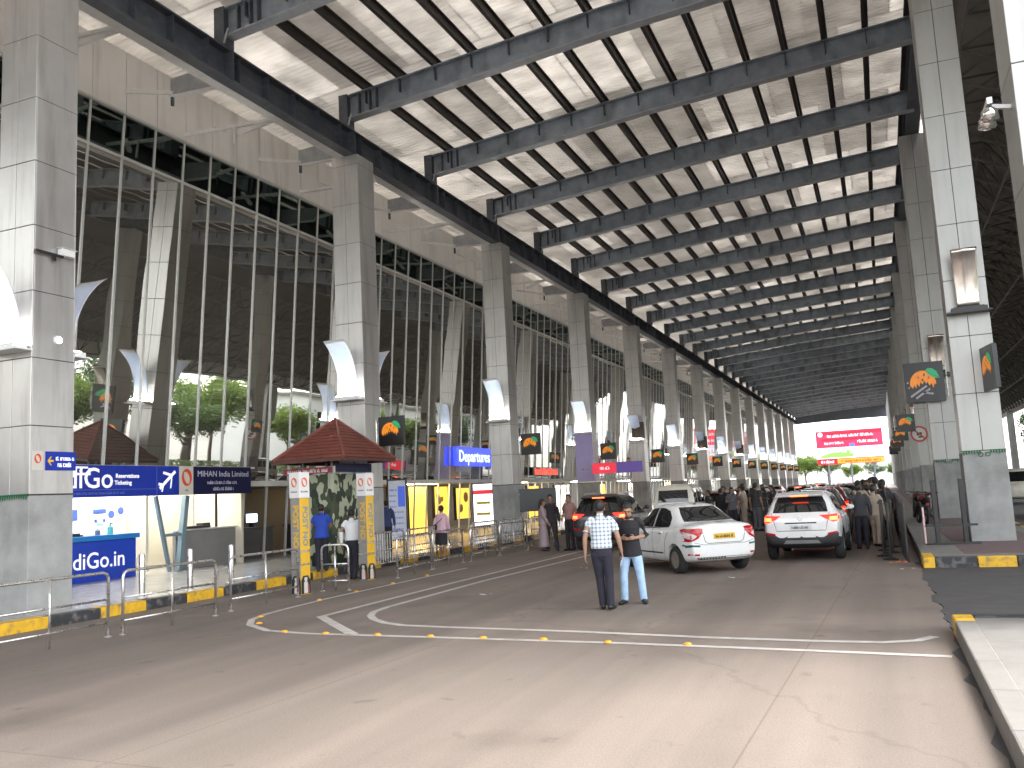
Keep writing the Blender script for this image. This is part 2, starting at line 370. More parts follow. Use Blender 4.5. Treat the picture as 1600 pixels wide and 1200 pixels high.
# yellow road studs
M_stud = mat('orange_stud', (.65, .33, .03), .5, 0, .2, 20)
bm = B(); lathe(bm, [(.055, 0), (.055, .012), (.03, .028), (.001, .03)], 10); stud_me = None
studs = [(-9.7, 12.17), (-8.61, 11.4), (-6.88, 11.25), (-5.16, 11.13), (-4.28, 11.1), (-3.36, 10.95), (-2.35, 10.91), (-7.8, 11.3), (-6.0, 11.2), (-10.62, 15.2), (-10.65, 16.6), (-10.68, 18.2), (-10.72, 19.95), (-10.25, 12.9)]
s0 = obj('road_stud', bm, M_stud, smooth=True)
for i, (x, y) in enumerate(studs):
    o = s0 if i == 0 else s0.copy()
    if i: COL.objects.link(o)
    o.location = (x, y, .004)
    lab = ('orange road stud by the kerbside line, ' if x < -9 else 'orange road stud along the front white line, ')
    rank = sorted([q for q in studs if (q[0] < -9) == (x < -9)], key=lambda q: q[1] if x < -9 else q[0]).index((x, y))
    tag(o, lab + (ordn(rank) + (' from the near end' if x < -9 else ' from the left')), 'road stud', 'orange road studs')

# ================================================================== CANOPY
XL, YL0, SL, HL = -14.5476, 11.7552, 11.661, 13.0088
XR, YR0, SR, HR = 1.8993, 24.6986, 12.9716, 15.4192
WC = .9684
Y0R, Y1R = -6.0, 185.0  # near end carried back unseen behind the camera to dim the foreground
XM = (XL + XR) / 2
ZB = [(XL, 14.22), (XM, 14.92), (XR + .5, 15.42)]
def zb(x):
    if x <= XM: return ZB[0][1] + (x - XL) / (XM - XL) * (ZB[1][1] - ZB[0][1])
    return ZB[1][1] + (x - XM) / (ZB[2][0] - XM) * (ZB[2][1] - ZB[1][1])
BD = .80
canopy = thing('canopy', 'long steel canopy roof with girders and cream underside over the drop-off road', 'canopy', (0, 0, 0))
def sheet_mat():
    m = mat('cream_insulated_sheet', (.66, .63, .58), .7, 0, .16, .5, stains=((.36, .33, .29), .6, .85))
    N, L, b = nodes(m); tc = [n for n in N if n.bl_idname == 'ShaderNodeTexCoord'][0]
    wv = N.new('ShaderNodeTexWave'); wv.bands_direction = 'Y'; wv.inputs['Scale'].default_value = 1.5; wv.inputs['Distortion'].default_value = 1.2; wv.inputs['Detail'].default_value = 2
    n = N.new('ShaderNodeTexNoise'); n.inputs['Scale'].default_value = 1.6; n.inputs['Detail'].default_value = 5
    L.new(tc.outputs['Object'], wv.inputs['Vector']); L.new(tc.outputs['Object'], n.inputs['Vector'])
    ad = N.new('ShaderNodeMath'); ad.operation = 'ADD'; mu = N.new('ShaderNodeMath'); mu.operation = 'MULTIPLY'; mu.inputs[1].default_value = 2.2
    L.new(n.outputs['Fac'], mu.inputs[0]); L.new(wv.outputs['Fac'], ad.inputs[0]); L.new(mu.outputs[0], ad.inputs[1])
    bp = N.new('ShaderNodeBump'); bp.inputs['Strength'].default_value = .55; bp.inputs['Distance'].default_value = .1
    L.new(ad.outputs[0], bp.inputs['Height']); L.new(bp.outputs[0], b.inputs['Normal'])
    out = [q for q in N if q.bl_idname == 'ShaderNodeOutputMaterial'][0]; t_ = N.new('ShaderNodeBsdfTranslucent'); t_.inputs['Color'].default_value = (.84, .80, .75, 1)
    br = N.new('ShaderNodeTexBrick'); br.offset = .37; br.inputs['Scale'].default_value = 1; br.inputs['Brick Width'].default_value = 2.5; br.inputs['Row Height'].default_value = 5.83; br.inputs['Mortar Size'].default_value = .02
    br.inputs['Color1'].default_value = (.42, .42, .42, 1); br.inputs['Color2'].default_value = (.20, .20, .20, 1); br.inputs['Mortar'].default_value = (.12, .12, .12, 1); L.new(tc.outputs['Object'], br.inputs['Vector'])
    n3 = N.new('ShaderNodeTexNoise'); n3.inputs['Scale'].default_value = .9; n3.inputs['Detail'].default_value = 7; n3.inputs['Roughness'].default_value = .7; L.new(tc.outputs['Object'], n3.inputs['Vector'])
    mr = N.new('ShaderNodeMapRange'); mr.inputs['From Min'].default_value = .3; mr.inputs['From Max'].default_value = .7; mr.inputs['To Min'].default_value = .62; mr.inputs['To Max'].default_value = 1.2; L.new(n3.outputs['Fac'], mr.inputs['Value'])
    mm = N.new('ShaderNodeMath'); mm.operation = 'MULTIPLY'; L.new(br.outputs['Color'], mm.inputs[0]); L.new(mr.outputs[0], mm.inputs[1])
    mx = N.new('ShaderNodeMixShader'); L.new(mm.outputs[0], mx.inputs[0]); L.new(b.outputs[0], mx.inputs[1]); L.new(t_.outputs[0], mx.inputs[2]); L.new(mx.outputs[0], out.inputs['Surface'])
    return m
M_sheet = sheet_mat()
bm = B(); xs = [XL - 4.14, XL, XM, 2.9]; zt = [zb(x) + BD + .27 for x in xs]
poly = list(zip(xs, zt)) + [(x, z + .06) for x, z in zip(reversed(xs), reversed(zt))]
prism(bm, poly, 'y', Y0R, Y1R); obj('roof_sheet', bm, M_sheet, canopy)
# edge girder on the left columns: dark I-section
def ibeam_y(bm, x, y0, y1, z0, z1, fl=.36, t=.035, mi=0, mf=0):
    box(bm, x - t / 2, x + t / 2, y0, y1, z0 + t, z1 - t, mi)
    box(bm, x - fl / 2, x + fl / 2, y0, y1, z0, z0 + t, mf); box(bm, x - fl / 2, x + fl / 2, y0, y1, z1 - t, z1, mf)
XE = XL - WC * .42
bm = B(); ibeam_y(bm, XE, Y0R, Y1R, HL + .005, HL + .85, .5, .045, 0, 0)
box(bm, XE - .40, XE - .262, Y0R, Y1R, HL - .02, HL + .14, 1)       # added white strips: light caught on the outer flange, put in as colour
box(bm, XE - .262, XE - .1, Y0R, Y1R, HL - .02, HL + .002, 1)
n = int((Y1R - Y0R) / 1.2)
for i in range(n):
    y = Y0R + 1.2 * i; box(bm, XE + .02, XE + .24, y, y + .012, HL + .05, HL + .80, 0)
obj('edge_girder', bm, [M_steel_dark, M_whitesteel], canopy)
bm = B(); ibeam_y(bm, XR + WC * .5, Y0R, Y1R, HR + .005, HR + .8, .5, .045); obj('edge_girder', bm, [M_steel_dark], canopy)
# transverse girders, tapered I-sections with stiffeners
M_flange = mat('pale_flange_edge', (.32, .34, .37), .45, .1, .15, 3)
def girder(y):
    bm = B(); xs = [XE, XM, XR + .5]
    for z_a, z_b, hw, mi in ((0, .04, .17, 1), (BD - .04, BD, .17, 0)):
        prism(bm, [(x, zb(x) + z_a) for x in xs] + [(x, zb(x) + z_b) for x in reversed(xs)], 'y', y - hw, y + hw, mi)
    prism(bm, [(x, zb(x) + .04) for x in xs] + [(x, zb(x) + BD - .04) for x in reversed(xs)], 'y', y - .015, y + .015, 0)
    x = XL + .4
    while x < XR:
        box(bm, x - .012, x + .012, y - .15, y - .016, zb(x) + .35, zb(x) + BD - .041, 2)
        x += 1.25
    for x in (XL + .15, XL + .55, XL + .8):
        box(bm, x - .015, x + .015, y - .155, y - .016, zb(x) + .041, zb(x) + BD - .042, 2)
    # post between edge girder and transverse girder
    box(bm, XE - .16, XE + .16, y - .2, y + .2, HL + .852, zb(XL) + BD, 2)
    box(bm, XE - .10, XE + .30, y - .03, y + .03, HL + .05, HL + .82, 2)
    # short haunch brace and pale curl of pipe beside the post
    tube(bm, [(XE + .35, y - .25, zb(XL) + .1), (XE + .32, y - .3, zb(XL) - .1), (XE + .25, y - .3, HL + .9)], .03, 6, 1)
    return obj('girder', bm, [M_steel, M_flange, M_steel_dark], canopy)
yb = []
k = -1
while YL0 + SL * k / 2 < Y1R - 1:
    y = YL0 + SL * k / 2 + .08
    if y > Y0R: yb.append(y)
    k += 1
for y in yb: girder(y)
# purlins
M_pur = M_purlin
x = XL + .4
while x < XR + .8:
    bm = B(); z = zb(x) + BD
    box(bm, x - .015, x + .015, Y0R + .05, Y1R - .05, z + .003, z + .24); box(bm, x - .1, x + .1, Y0R + .05, Y1R - .05, z + .24, z + .262); box(bm, x - .1, x + .0, Y0R + .05, Y1R - .05, z + .003, z + .02)
    obj('purlin', bm, M_pur, canopy); x += 1.25
# brackets reaching from the edge girder back to the terminal wall
XG = -18.77
for i, y in enumerate(yb):
    bm = B()
    xs = [XE - .3, XG + .75]; z0 = [HL + .12, HL - .05]
    xs[1] = XG + 1.7
    prism(bm, [(xs[0], HL + .14), (xs[1], HL + .24), (xs[1], HL + .74), (xs[0], HL + .8)], 'y', y + .3, y + .33, 0)
    prism(bm, [(xs[0], HL + .1), (xs[1], HL + .2), (xs[1], HL + .24), (xs[0], HL + .14)], 'y', y + .24, y + .39, 1)  # white lower flange: the light it catches is put into the colour
    bar(bm, (xs[1] + .1, y + .3, HL + .3), (XG + .09, y + .3, HL + .75), .09, .09, 1); bar(bm, (xs[1] + .06, y + .315, HL + .2), (xs[1] + .06, y + .315, HL - .05), .07, .07, 2)
    obj('bracket', bm, [mat('pale_grey_steel', (.34, .35, .36), .5, .1, .25, 3), M_whitesteel, M_steel_dark], canopy)
    if y + SL / 4 < Y1R:
        bm = B(); yy = y + SL / 4
        bar(bm, (XE - .28, yy, HL + .25), (XG + .12, yy - .4, HL + .25), .09, .09)
        bar(bm, (XE - .5, yy + .5, HL + .62), (XE - 1.7, yy - .35, HL - .1), .11, .11)
        bar(bm, (XE - 1.9, yy - .25, HL + .28), (XE - 1.9, yy - .25, HL - .3), .05, .05)
        bar(bm, (XE - 2.4, yy, HL + .25), (XG + .2, yy + .9, HL + 1.0), .08, .05)
        obj('strut', bm, [M_whitesteel], canopy)
# far gable end
bm = B()
for x0, x1 in ((XL - .4, XM), (XM, 2.9)):
    prism(bm, [(x0, zb(x0) - (1.6 if x0 == XM else 1.15)), (x1, zb(x1) - (1.6 if x1 == XM else 2.1)), (x1, zb(x1) + BD + .26), (x0, zb(x0) + BD + .26)], 'y', Y1R - .1, Y1R - .02)
obj('gable_end', bm, M_steel_dark, canopy)

# ================================================================== COLUMNS
def clad_rows(bm, x0, x1, y0, y1, zs, split_y=True, g=.012):
    """panels as separate shallow boxes round a dark core; the faces across the road line carry a central joint"""
    box(bm, x0 + .012, x1 - .012, y0 + .012, y1 - .012, zs[0], zs[-1] - .01, 1)
    t = .03
    for a, b in zip(zs, zs[1:]):
        a2, b2 = a + g / 2, b - g / 2
        xm = (x0 + x1) / 2 - .02
        for ya, yb_ in ((y0, y0 + t), (y1 - t, y1)):
            box(bm, x0, xm - g / 2, ya, yb_, a2, b2, 0); box(bm, xm + g / 2, x1, ya, yb_, a2, b2, 0)
        for xa, xb in ((x0, x0 + t), (x1 - t, x1)):
            box(bm, xa, xb, y0 + t + .001, y1 - t - .001, a2, b2, 0)
def column_proto(left):
    t = bpy.data.objects.new('column', None); COL.objects.link(t)
    bm = B()
    if left: zs = [2.35] + [2.35 + 1.29 * k for k in range(1, 9)] + [HL]; zs[-2] = HL - .32
    else: zs = [2.39 + 1.455 * k for k in range(0, 9)] + [HR]
    clad_rows(bm, 0, WC, 0, WC, zs)
    obj('cladding', bm, [M_clad if left else M_clad2, M_joint], t, bevel=.006)
    bm = B(); e = .004
    box(bm, -e, WC + e, -e, WC + e, .1, zs[0] - .012, 0); obj('plinth', bm, [M_plinth], t, bevel=.012)
    bm = B(); box(bm, -.012, WC + .012, -.012, WC + .012, zs[0] - .012, zs[0] + .012, 0)
    obj('plinth_band', bm, [M_joint if left else M_clad2], t)
    return t
pl, pr = column_proto(True), column_proto(False)
left_cols = [(n, YL0 + SL * n) for n in range(0, 15)]
right_cols = [(n, YR0 + SR * n) for n in range(-1, 13)]
for i, (n, y) in enumerate(left_cols):
    o = pl if i == 0 else copy_tree(pl)
    o.location = (XL - WC, y, 0)
    lab = {0: 'nearest grey panelled column at the far left with concrete plinth', 1: 'panelled column rising behind the brown roofed guard kiosk'}.get(i, 'panelled column along the glass wall, %s from the camera' % ordn(i))
    tag(o, lab, 'column', 'panelled columns along the terminal front')
for i, (n, y) in enumerate(right_cols):
    o = pr if i == 0 else copy_tree(pr)
    o.location = (XR, y, 0)
    lab = {0: 'nearest column at the right edge carrying a floodlight', 1: 'large pale panelled column on the platform with a green leaf garland'}.get(i, 'platform column on the right side, %s from the camera' % ordn(i))
    tag(o, lab, 'column', 'panelled columns along the right platform')

# ------------------------------------------------------------------ wing lights on the columns
def petal_mat(name, col, metal, rough, tr):
    m = mat(name, col, rough, metal, .06, 3)
    if tr:
        N, L, b = nodes(m); out = [n for n in N if n.bl_idname == 'ShaderNodeOutputMaterial'][0]
        t = N.new('ShaderNodeBsdfTranslucent'); t.inputs['Color'].default_value = (.8, .82, .85, 1)
        mx = N.new('ShaderNodeMixShader'); mx.inputs[0].default_value = tr
        L.new(b.outputs[0], mx.inputs[1]); L.new(t.outputs[0], mx.inputs[2]); L.new(mx.outputs[0], out.inputs['Surface'])
    return m
M_petal = petal_mat('perforated_white_sheet', (.74, .75, .77), 0, .5, .2)
M_petal_p = petal_mat('sky_tinted_perforated_sheet', (.50, .60, .80), 0, .4, .45)  # blue tint stands for sky reflected in the sheet
M_petal_b = petal_mat('polished_bronze_sheet', (.60, .54, .49), .9, .2, 0)
M_lamp = mat('lit_uplight', (.9, .9, .9), .5, var=0, emit=(1, .97, .92), estr=45)
def petal_bm(sg, h=1.65, wd=.74, out=.78):
    bm = B(); n = 12; rows = []
    for th in (0, .012):
        rr = []
        for k in range(n + 1):
            t = k / n; dy = .16 + out * t ** 2.2; z = h * (t * (1 - .12 * t * t)) / .88
            ww = wd * (.86 + .14 * t)
            rr.append([bm.verts.new((WC / 2 - ww / 2 + ww * (0, .07, .3, .5, .7, .93, 1)[j], -sg * (dy + th + .05 * abs(j - 3) / 3 * (-1)), z)) for j in range(7)])
        rows.append(rr)
    a, b = rows
    for k in range(n):
        for j in range(6):
            for f in (bm.faces.new((a[k][j], a[k][j + 1], a[k + 1][j + 1], a[k + 1][j])), bm.faces.new((b[k][j], b[k + 1][j], b[k + 1][j + 1], b[k][j + 1]))): f.material_index = 1 if (0 < j < 5 and 0 < k < n - 1) else 0
        for j in (0, 6): bm.faces.new((a[k][j], a[k + 1][j], b[k + 1][j], b[k][j]))
    for k in (0, n):
        for j in range(6): bm.faces.new((a[k][j], a[k][j + 1], b[k][j + 1], b[k][j]))
    bmesh.ops.recalc_face_normals(bm, faces=bm.faces)
    if sg < 0: bmesh.ops.translate(bm, vec=(0, WC, 0), verts=bm.verts)
    return bm
def wing_light(left, lit, both):
    t = bpy.data.objects.new('wing_light', None); COL.objects.link(t)
    for sg in ((1, -1) if both else (1,)):
        mp = [M_petal, M_petal_p] if left else [M_petal_b, M_petal_b]
        p_ = obj('wing_shade', petal_bm(sg, 1.65 if left else 1.45, .74 if left else .60, .78 if left else .3), mp, t, smooth=True)
        bm = B(); y0, y1 = (-.34, -.03) if sg > 0 else (WC + .03, WC + .34)
        box(bm, .08, WC - .08, y0, y1, -.12, -.02, 0); box(bm, -.03, WC + .03, y0 - .03, y1 + .03, -.15, -.12, 0)
        box(bm, .14, WC - .14, y0 + .06, y1 - .06, -.021, .006, 1 if lit else 0)
        obj('lamp_trough', bm, [M_white if left else M_black, M_lamp], t)
    return t
wl = wing_light(True, True, True)
for i, (n, y) in enumerate(left_cols):
    o = wl if i == 0 else copy_tree(wl); o.location = (XL - WC, y, 5.2)
    lab = {0: 'white winged uplight on the nearest column at the far left', 1: 'white winged uplight above the guard kiosk roof'}.get(i, 'white winged uplight on the %s column along the glass wall' % ordn(i))
    tag(o, lab, 'wall light', 'winged uplights on the terminal columns')
wr = wing_light(False, False, False)
for i, (n, y) in enumerate(right_cols[1:6]):
    o = wr if i == 0 else copy_tree(wr); o.location = (XR + .02, y, 6.0 if i == 0 else 5.75)
    tag(o, 'curved bronze wall light on the large platform column with the leaf garland' if i == 0 else 'curved bronze wall light on the %s platform column' % ordn(i + 1), 'wall light', 'bronze wall lights on the platform columns')
# ================================================================== TERMINAL BUILDING
term = thing('terminal_building', 'long terminal front of dark mirror glass between pale mullions', 'building', (XG, 60, 0))
def tobj(name, bm, mats, parent=term, **k):
    o = obj(name, bm, mats, parent, **k)
    if parent is term: o.matrix_parent_inverse = term.matrix_basis.inverted() if False else Matrix.Translation((-XG, -60, 0))
    return o
PITCH = SL / 10; PH = YL0 + .35 * PITCH
ZG0, ZG1, ZTR = 3.22, 13.08, 11.86
TILT = .072
def gx(z): return XG - (ZG1 - z) * TILT      # the curtain wall leans out over the pavement
YB0, YB1 = -14.0, 196.0
k0 = int(math.floor((YB0 - PH) / PITCH)); k1 = int((YB1 - PH) / PITCH)
rnd = random.Random(11)
bays = {}
for k in range(k0, k1):
    bays.setdefault((k + 40) // 10, []).append(k)
cnt = 0
late = B()
def mull(bm, y0, zlo): prism(bm, [(gx(zlo) - .03, zlo), (gx(zlo) + .03, zlo), (gx(ZG1) + .03, ZG1), (gx(ZG1) - .03, ZG1)], 'y', y0 - .034, y0 + .034)
for bi in sorted(bays):
    ks = bays[bi]; bm = B()
    for k in ks:
        y0, y1 = PH + k * PITCH, PH + (k + 1) * PITCH
        zlo = ZG0 if y0 < 23.2 else 2.78
        dx0, dx1 = rnd.gauss(0, .0016), rnd.gauss(0, .0016); dz = rnd.gauss(0, .004)
        for za, zb_, mi in ((zlo, ZTR - .02, 0), (ZTR + .02, ZG1, 2)):
            v = [bm.verts.new(p) for p in ((gx(za) + dx0 - dz, y0 + .02, za), (gx(za) + dx1 - dz, y1 - .02, za), (gx(zb_) + dx1 + dz, y1 - .02, zb_), (gx(zb_) + dx0 + dz, y0 + .02, zb_))]
            f = bm.faces.new(v); f.material_index = mi
        v = [bm.verts.new(p) for p in ((gx(zlo) - .08, y0, zlo), (gx(zlo) - .08, y1, zlo), (gx(ZG1) - .08, y1, ZG1), (gx(ZG1) - .08, y0, ZG1))]
        f = bm.faces.new(v); f.material_index = 1
    g = tobj('glazing', bm, [M_glass, M_joint, M_spandrel])
    mb = B()
    for k in ks:
        y0 = PH + k * PITCH; zlo = ZG0 if y0 < 23.2 else .18
        if y0 > 0 and cnt < 100:
            m1 = B(); mull(m1, y0, zlo)
            o = obj('mullion', m1, M_mull, g); cnt += 1
        else: mull(late, y0, zlo)
    y0, y1 = PH + ks[0] * PITCH, PH + (ks[-1] + 1) * PITCH
    m1 = B(); box(m1, gx(ZTR) - .02, gx(ZTR) + .026, y0, y1, ZTR - .04, ZTR + .04); obj('transom', m1, M_mull, g)
o = tobj('mullion_row', late, M_mull); o['kind'] = 'stuff'
# fascia above the glass
bm = B(); y = YB0
box(bm, XG - .5, XG + .04, YB0, YB1, ZG1, 16.4, 1)
k = k0
while k < k1:
    y0 = PH + k * PITCH; box(bm, XG + .04, XG + .075, y0 + .012, y0 + PITCH - .012, ZG1 + .06, 16.4, 0); k += 1
tobj('fascia', bm, [M_fascia, M_joint])
bm = B(); box(bm, XG - .02, XG + .1, YB0, YB1, ZG1 - .01, ZG1 + .055); tobj('head_rail', bm, M_mull)
# recess behind: slab edge, ceiling, back wall, end, roof
M_inside = mat('cream_interior_wall', (.62, .58, .47), .6, 0, .06, 1)
M_insidew = mat('white_interior_wall', (.74, .74, .73), .6, 0, .05, 1)
M_insided = mat('dark_interior_wall', (.09, .085, .08), .5, 0, .3, .8)
M_ceil = mat('interior_ceiling', (.55, .54, .5), .7, 0, .05, 1)
bm = B(); box(bm, -24.5, XG - .05, YB0, 23.5, 3.16, 3.22); box(bm, -24.5, gx(2.78) - .04, 23.5, YB1, 2.7, 2.78); box(bm, gx(2.7) - .05, gx(2.7) + .1, 23.5, YB1, 2.62, 2.80); tobj('soffit', bm, M_ceil)
bm = B(); box(bm, -24.6, -24.4, YB0, YB1, .1, 3.16); tobj('back_wall', bm, M_insided)
bm = B(); box(bm, -40, -24.7, YB0, YB1, 0, 16.2); box(bm, -40, XG - .3, YB0, YB1, 16.4, 16.7); tobj('block', bm, M_fascia)
# lit ceiling lamps
M_tube = mat('lit_ceiling_lamp', (.9, .9, .9), .5, var=0, emit=(1, .97, .9), estr=15)
M_tubew = mat('lit_warm_lamp', (.9, .9, .9), .5, var=0, emit=(1, .82, .5), estr=5)
for x, y in ((-20.2, 16.2), (-20.2, 18.2), (-20.3, 19.7), (-20.6, 21.4), (-20.6, 22.7)):
    bm = B(); box(bm, x - .1, x + .1, y - .35, y + .35, 3.10, 3.158); tobj('ceiling_lamp', bm, M_tube)
for y in range(36, 160, 12):
    bm = B(); box(bm, -20.4, -20.1, y, y + 3, 2.62, 2.698); tobj('ceiling_lamp', bm, M_tubew if y < 60 else M_tube)
# partitions between shops
for (y, x0, m_, x1) in ((12.6, -24.4, M_insidew, -19.3), (20.45, -24.4, M_inside, -20.35), (23.45, -24.4, M_inside, -19.3)):
    bm = B(); box(bm, x0, x1, y - .05, y + .05, .18, 3.158); tobj('partition', bm, m_)
bm = B(); box(bm, -21.2, -21.1, 12.7, 20.38, .18, 3.155); tobj('back_wall', bm, M_insidew)
bm = B(); box(bm, -21.9, -21.8, 20.52, 23.38, .18, 3.155); tobj('back_wall', bm, M_inside)
# posters on the white back wall of the airline counter
bm = B(); xw = -21.09
for (y0, y1, z0, z1, mi) in ((19.15, 19.6, 1.97, 2.09, 0), (19.2, 19.28, 1.72, 1.8, 0), (19.5, 19.58, 1.72, 1.8, 0), (19.28, 19.5, 1.62, 1.68, 1), (18.3, 18.6, 1.8, 2.1, 0)): box(bm, xw, xw + .012, y0, y1, z0, z1, mi)
for (cy, cz, r_) in ((19.80, 1.93, .11), (20.15, 2.02, .11)): lathe(bm, [(r_, xw), (r_, xw + .012)], 16, 'x', 0, (0, cy, cz))
tobj('wall_graphics', bm, [mat('poster_blue', (.06, .12, .42), .5, var=.05), mat('poster_cyan', (.25, .7, .75), .5, var=.05)])
bm = B(); xw = -21.79
box(bm, xw, xw + .012, 22.9, 23.15, 2.0, 2.5, 0); box(bm, xw, xw + .012, 22.2, 22.23, 1.35, 3.1, 0)
tobj('wall_trim', bm, [mat('paper_notice', (.7, .7, .62), .6, var=.05), M_joint])
# ---- sign bands over the shops
M_signblue = mat('sign_blue', (.012, .035, .34), .5, 0, .06, 2, spec=.3)
M_signnavy = mat('sign_navy', (.012, .012, .05), .6, 0, .1, 2, spec=.15)
M_letter = mat('white_letters', (.85, .85, .86), .4, var=0, emit=(1, 1, 1), estr=.06)
def sign_band(y0, y1, m_, name='shop_sign', x=XG + .12, z0=2.38, z1=3.2, th=.16):
    bm = B(); box(bm, x - th, x, y0, y1, z0, z1); return obj(name, bm, m_, None, bevel=.01)
s = sign_band(12.9, 19.94, M_signblue); tag(s, 'blue airline shop sign with white lettering and aeroplane over the counter', 'sign')
Msb = lambda x, y, z: basis((x, y, z), (0, 1, 0), (0, 0, 1))
XS = XG + .12
text('lettering', 'IndiGo', .74, M_letter, Msb(XS, 16.55, 2.84), s, bold=.006)
text('lettering', 'Reservations', .155, M_letter, Msb(XS, 18.05, 2.92), s, bold=.004)
text('lettering', 'Ticketing', .155, M_letter, Msb(XS, 17.9, 2.74), s, bold=.004)
bm = B(); M_ = Msb(XS + .004, 16.55, 3.06)
for (x0, x1, y0, y1) in ((-.28, .28, -.12, -.06), (-.28, -.22, -.06, .06), (.22, .28, -.06, .06), (-.2, .2, .05, .1), (-.03, .03, -.06, .06)): box(bm, x0, x1, y0, y1, 0, .006, 0, M_)
obj('bus_emblem', bm, M_letter, s)
bm = B(); M_ = Msb(XS, 19.5, 2.79) @ Matrix.Rotation(R(-8), 4, 'Z')
bar(bm, M_ @ Vector((-.27, -.26, .004)), M_ @ Vector((.25, .3, .004)), .008, .085)
for a, b_ in (((.12, .17), (-.2, .2)), ((.12, .17), (.12, -.2)), ((-.17, -.15), (-.33, -.14)), ((-.17, -.15), (-.19, -.34))):
    bar(bm, M_ @ Vector((*a, .004)), M_ @ Vector((*b_, .004)), .008, .075)
obj('aeroplane_emblem', bm, M_letter, s)
bm = B(); box(bm, XS, XS + .004, 19.08, 19.1, 2.4, 3.18); box(bm, XS, XS + .004, 13, 19.06, 2.56, 2.575); glyph_line(bm, Msb(XS, 0, 0), 14.6, 18.0, 2.48, .07, 0, 4)
obj('sign_trim', bm, mat('sign_pale_blue', (.10, .15, .5), .4, var=.05), s)
def swirl(bm, M, r, mi=0):
    """round orange-red emblem with a white S-shaped gap"""
    for a0, a1, rr, ri in ((-60, 130, 1, .45), (125, 300, 1, .5)):
        n = 14; pts = []
        for k in range(n + 1):
            a = R(a0 + (a1 - a0) * k / n); pts.append((r * math.cos(a) * .82, r * math.sin(a)))
        for k in range(n, -1, -1):
            t = k / n; a = R(a0 + (a1 - a0) * t); q = r * (ri + .4 * (1 - math.sin(PI * t)) * .9)
            q = min(q, r * .98); pts.append((q * math.cos(a) * .82, q * math.sin(a)))
        A = [bm.verts.new(M @ Vector((p[0], p[1], .004))) for p in pts]
        for k in range(n):
            f = bm.faces.new((A[k], A[k + 1], A[2 * n - k], A[2 * n + 1 - k])); f.material_index = mi
M_emb = mat('emblem_red', (.70, .07, .02), .4, 0, .15, 4)
s = sign_band(19.97, 20.52, mat('sign_cream', (.60, .57, .50), .4, var=.05)); tag(s, 'cream panel with a red round emblem between the blue and navy signs', 'sign')
bm = B(); swirl(bm, Msb(XS, 20.25, 2.88), .25); obj('emblem', bm, M_emb, s)
text('lettering', 'MIL', .1, mat('grey_letters', (.1, .1, .1), .5, var=0), Msb(XS, 20.25, 2.5), s)
s = sign_band(20.55, 23.1, M_signnavy); tag(s, 'navy sign board with company name over the cream office window', 'sign')
text('lettering', 'MIHAN India Limited', .245, mat('pale_letters', (.55, .56, .68), .4, var=0), Msb(XS, 21.83, 2.98), s, sx=1.08)
bm = B(); glyph_line(bm, Msb(XS, 0, 0), 21.1, 22.5, 2.73, .1, 0, 5); glyph_line(bm, Msb(XS, 0, 0), 21.35, 22.3, 2.54, .1, 0, 6)
obj('small_lettering', bm, mat('pale_letters', (.55, .56, .68), .4), s)
# office half wall and window
bm = B(); box(bm, -19.62, -19.5, 20.7, 23.35, .18, 1.32); t = obj('office_counter_wall', bm, mat('grey_laminate', (.20, .195, .185), .4, 0, .1, 2), None, bevel=.01)
tag(t, 'grey half wall below the cream lit office window', 'partition')
bm = B(); box(bm, -19.6, -19.54, 22.5, 22.56, 1.372, 3.15, 0); box(bm, -19.7, -19.42, 20.7, 23.35, 1.322, 1.37, 1); box(bm, -19.6, -19.54, 21.5, 21.53, 1.372, 3.15, 1)
obj('frame', bm, [M_joint, M_mull], t)
bm = B(); box(bm, -19.75, -19.5, 21.2, 22.2, 1.374, 1.45, 0); box(bm, -19.9, -19.6, 22.0, 22.3, 1.374, 1.52, 0); t2 = obj('keyboard_tray', bm, M_black, None, bevel=.01); tag(t2, 'black stationery trays on the grey office sill', 'tray')
# raking steel frame between the two shops
bm = B(); M_bluesteel = mat('pale_blue_steel', (.17, .24, .27), .45, .2, .1, 3)
xv = -19.15
bar(bm, (xv, 19.55, 2.37), (xv, 20.1, .2), .1, .1); bar(bm, (xv, 20.75, 2.37), (xv, 20.45, .2), .16, .16); bar(bm, (xv, 19.9, 1.25), (xv, 20.6, 1.25), .09, .09)
t = obj('steel_support', bm, M_bluesteel, None, bevel=.01); tag(t, 'pale blue raking steel support beside the airline counter', 'support frame')
# airline counter
t = thing('airline_counter', 'blue airline counter desk with large white lettering', 'counter', (-19.0, 17.0, .18))
Mc = basis((-19.4, 14.4, .18), (-.02, 1, 0), (0, 0, 1))      # x along the desk, y up, z towards the road
def cobj(n, bm, m, **k):
    o = obj(n, bm, m, t, **k); o.matrix_parent_inverse = Matrix.Translation((19.0, -17.0, -.18)); return o
bm = B(); box(bm, 0, 4.78, 0, 1.06, -.62, 0, 0, Mc); cobj('desk', bm, mat('desk_blue', (.012, .05, .42), .35, 0, .05, 2), bevel=.01)
bm = B(); box(bm, -.05, 4.86, 1.063, 1.20, -.68, .07, 0, Mc); cobj('desk_top', bm, mat('desk_cyan', (.02, .19, .50), .3, 0, .05, 2), bevel=.012)
tx = text('lettering', 'IndiGo.in', .60, M_letter, Mc @ Matrix.Translation((3.28, .53, .001)), t, bold=.004); tx.matrix_parent_inverse = Matrix.Translation((19.0, -17.0, -.18))
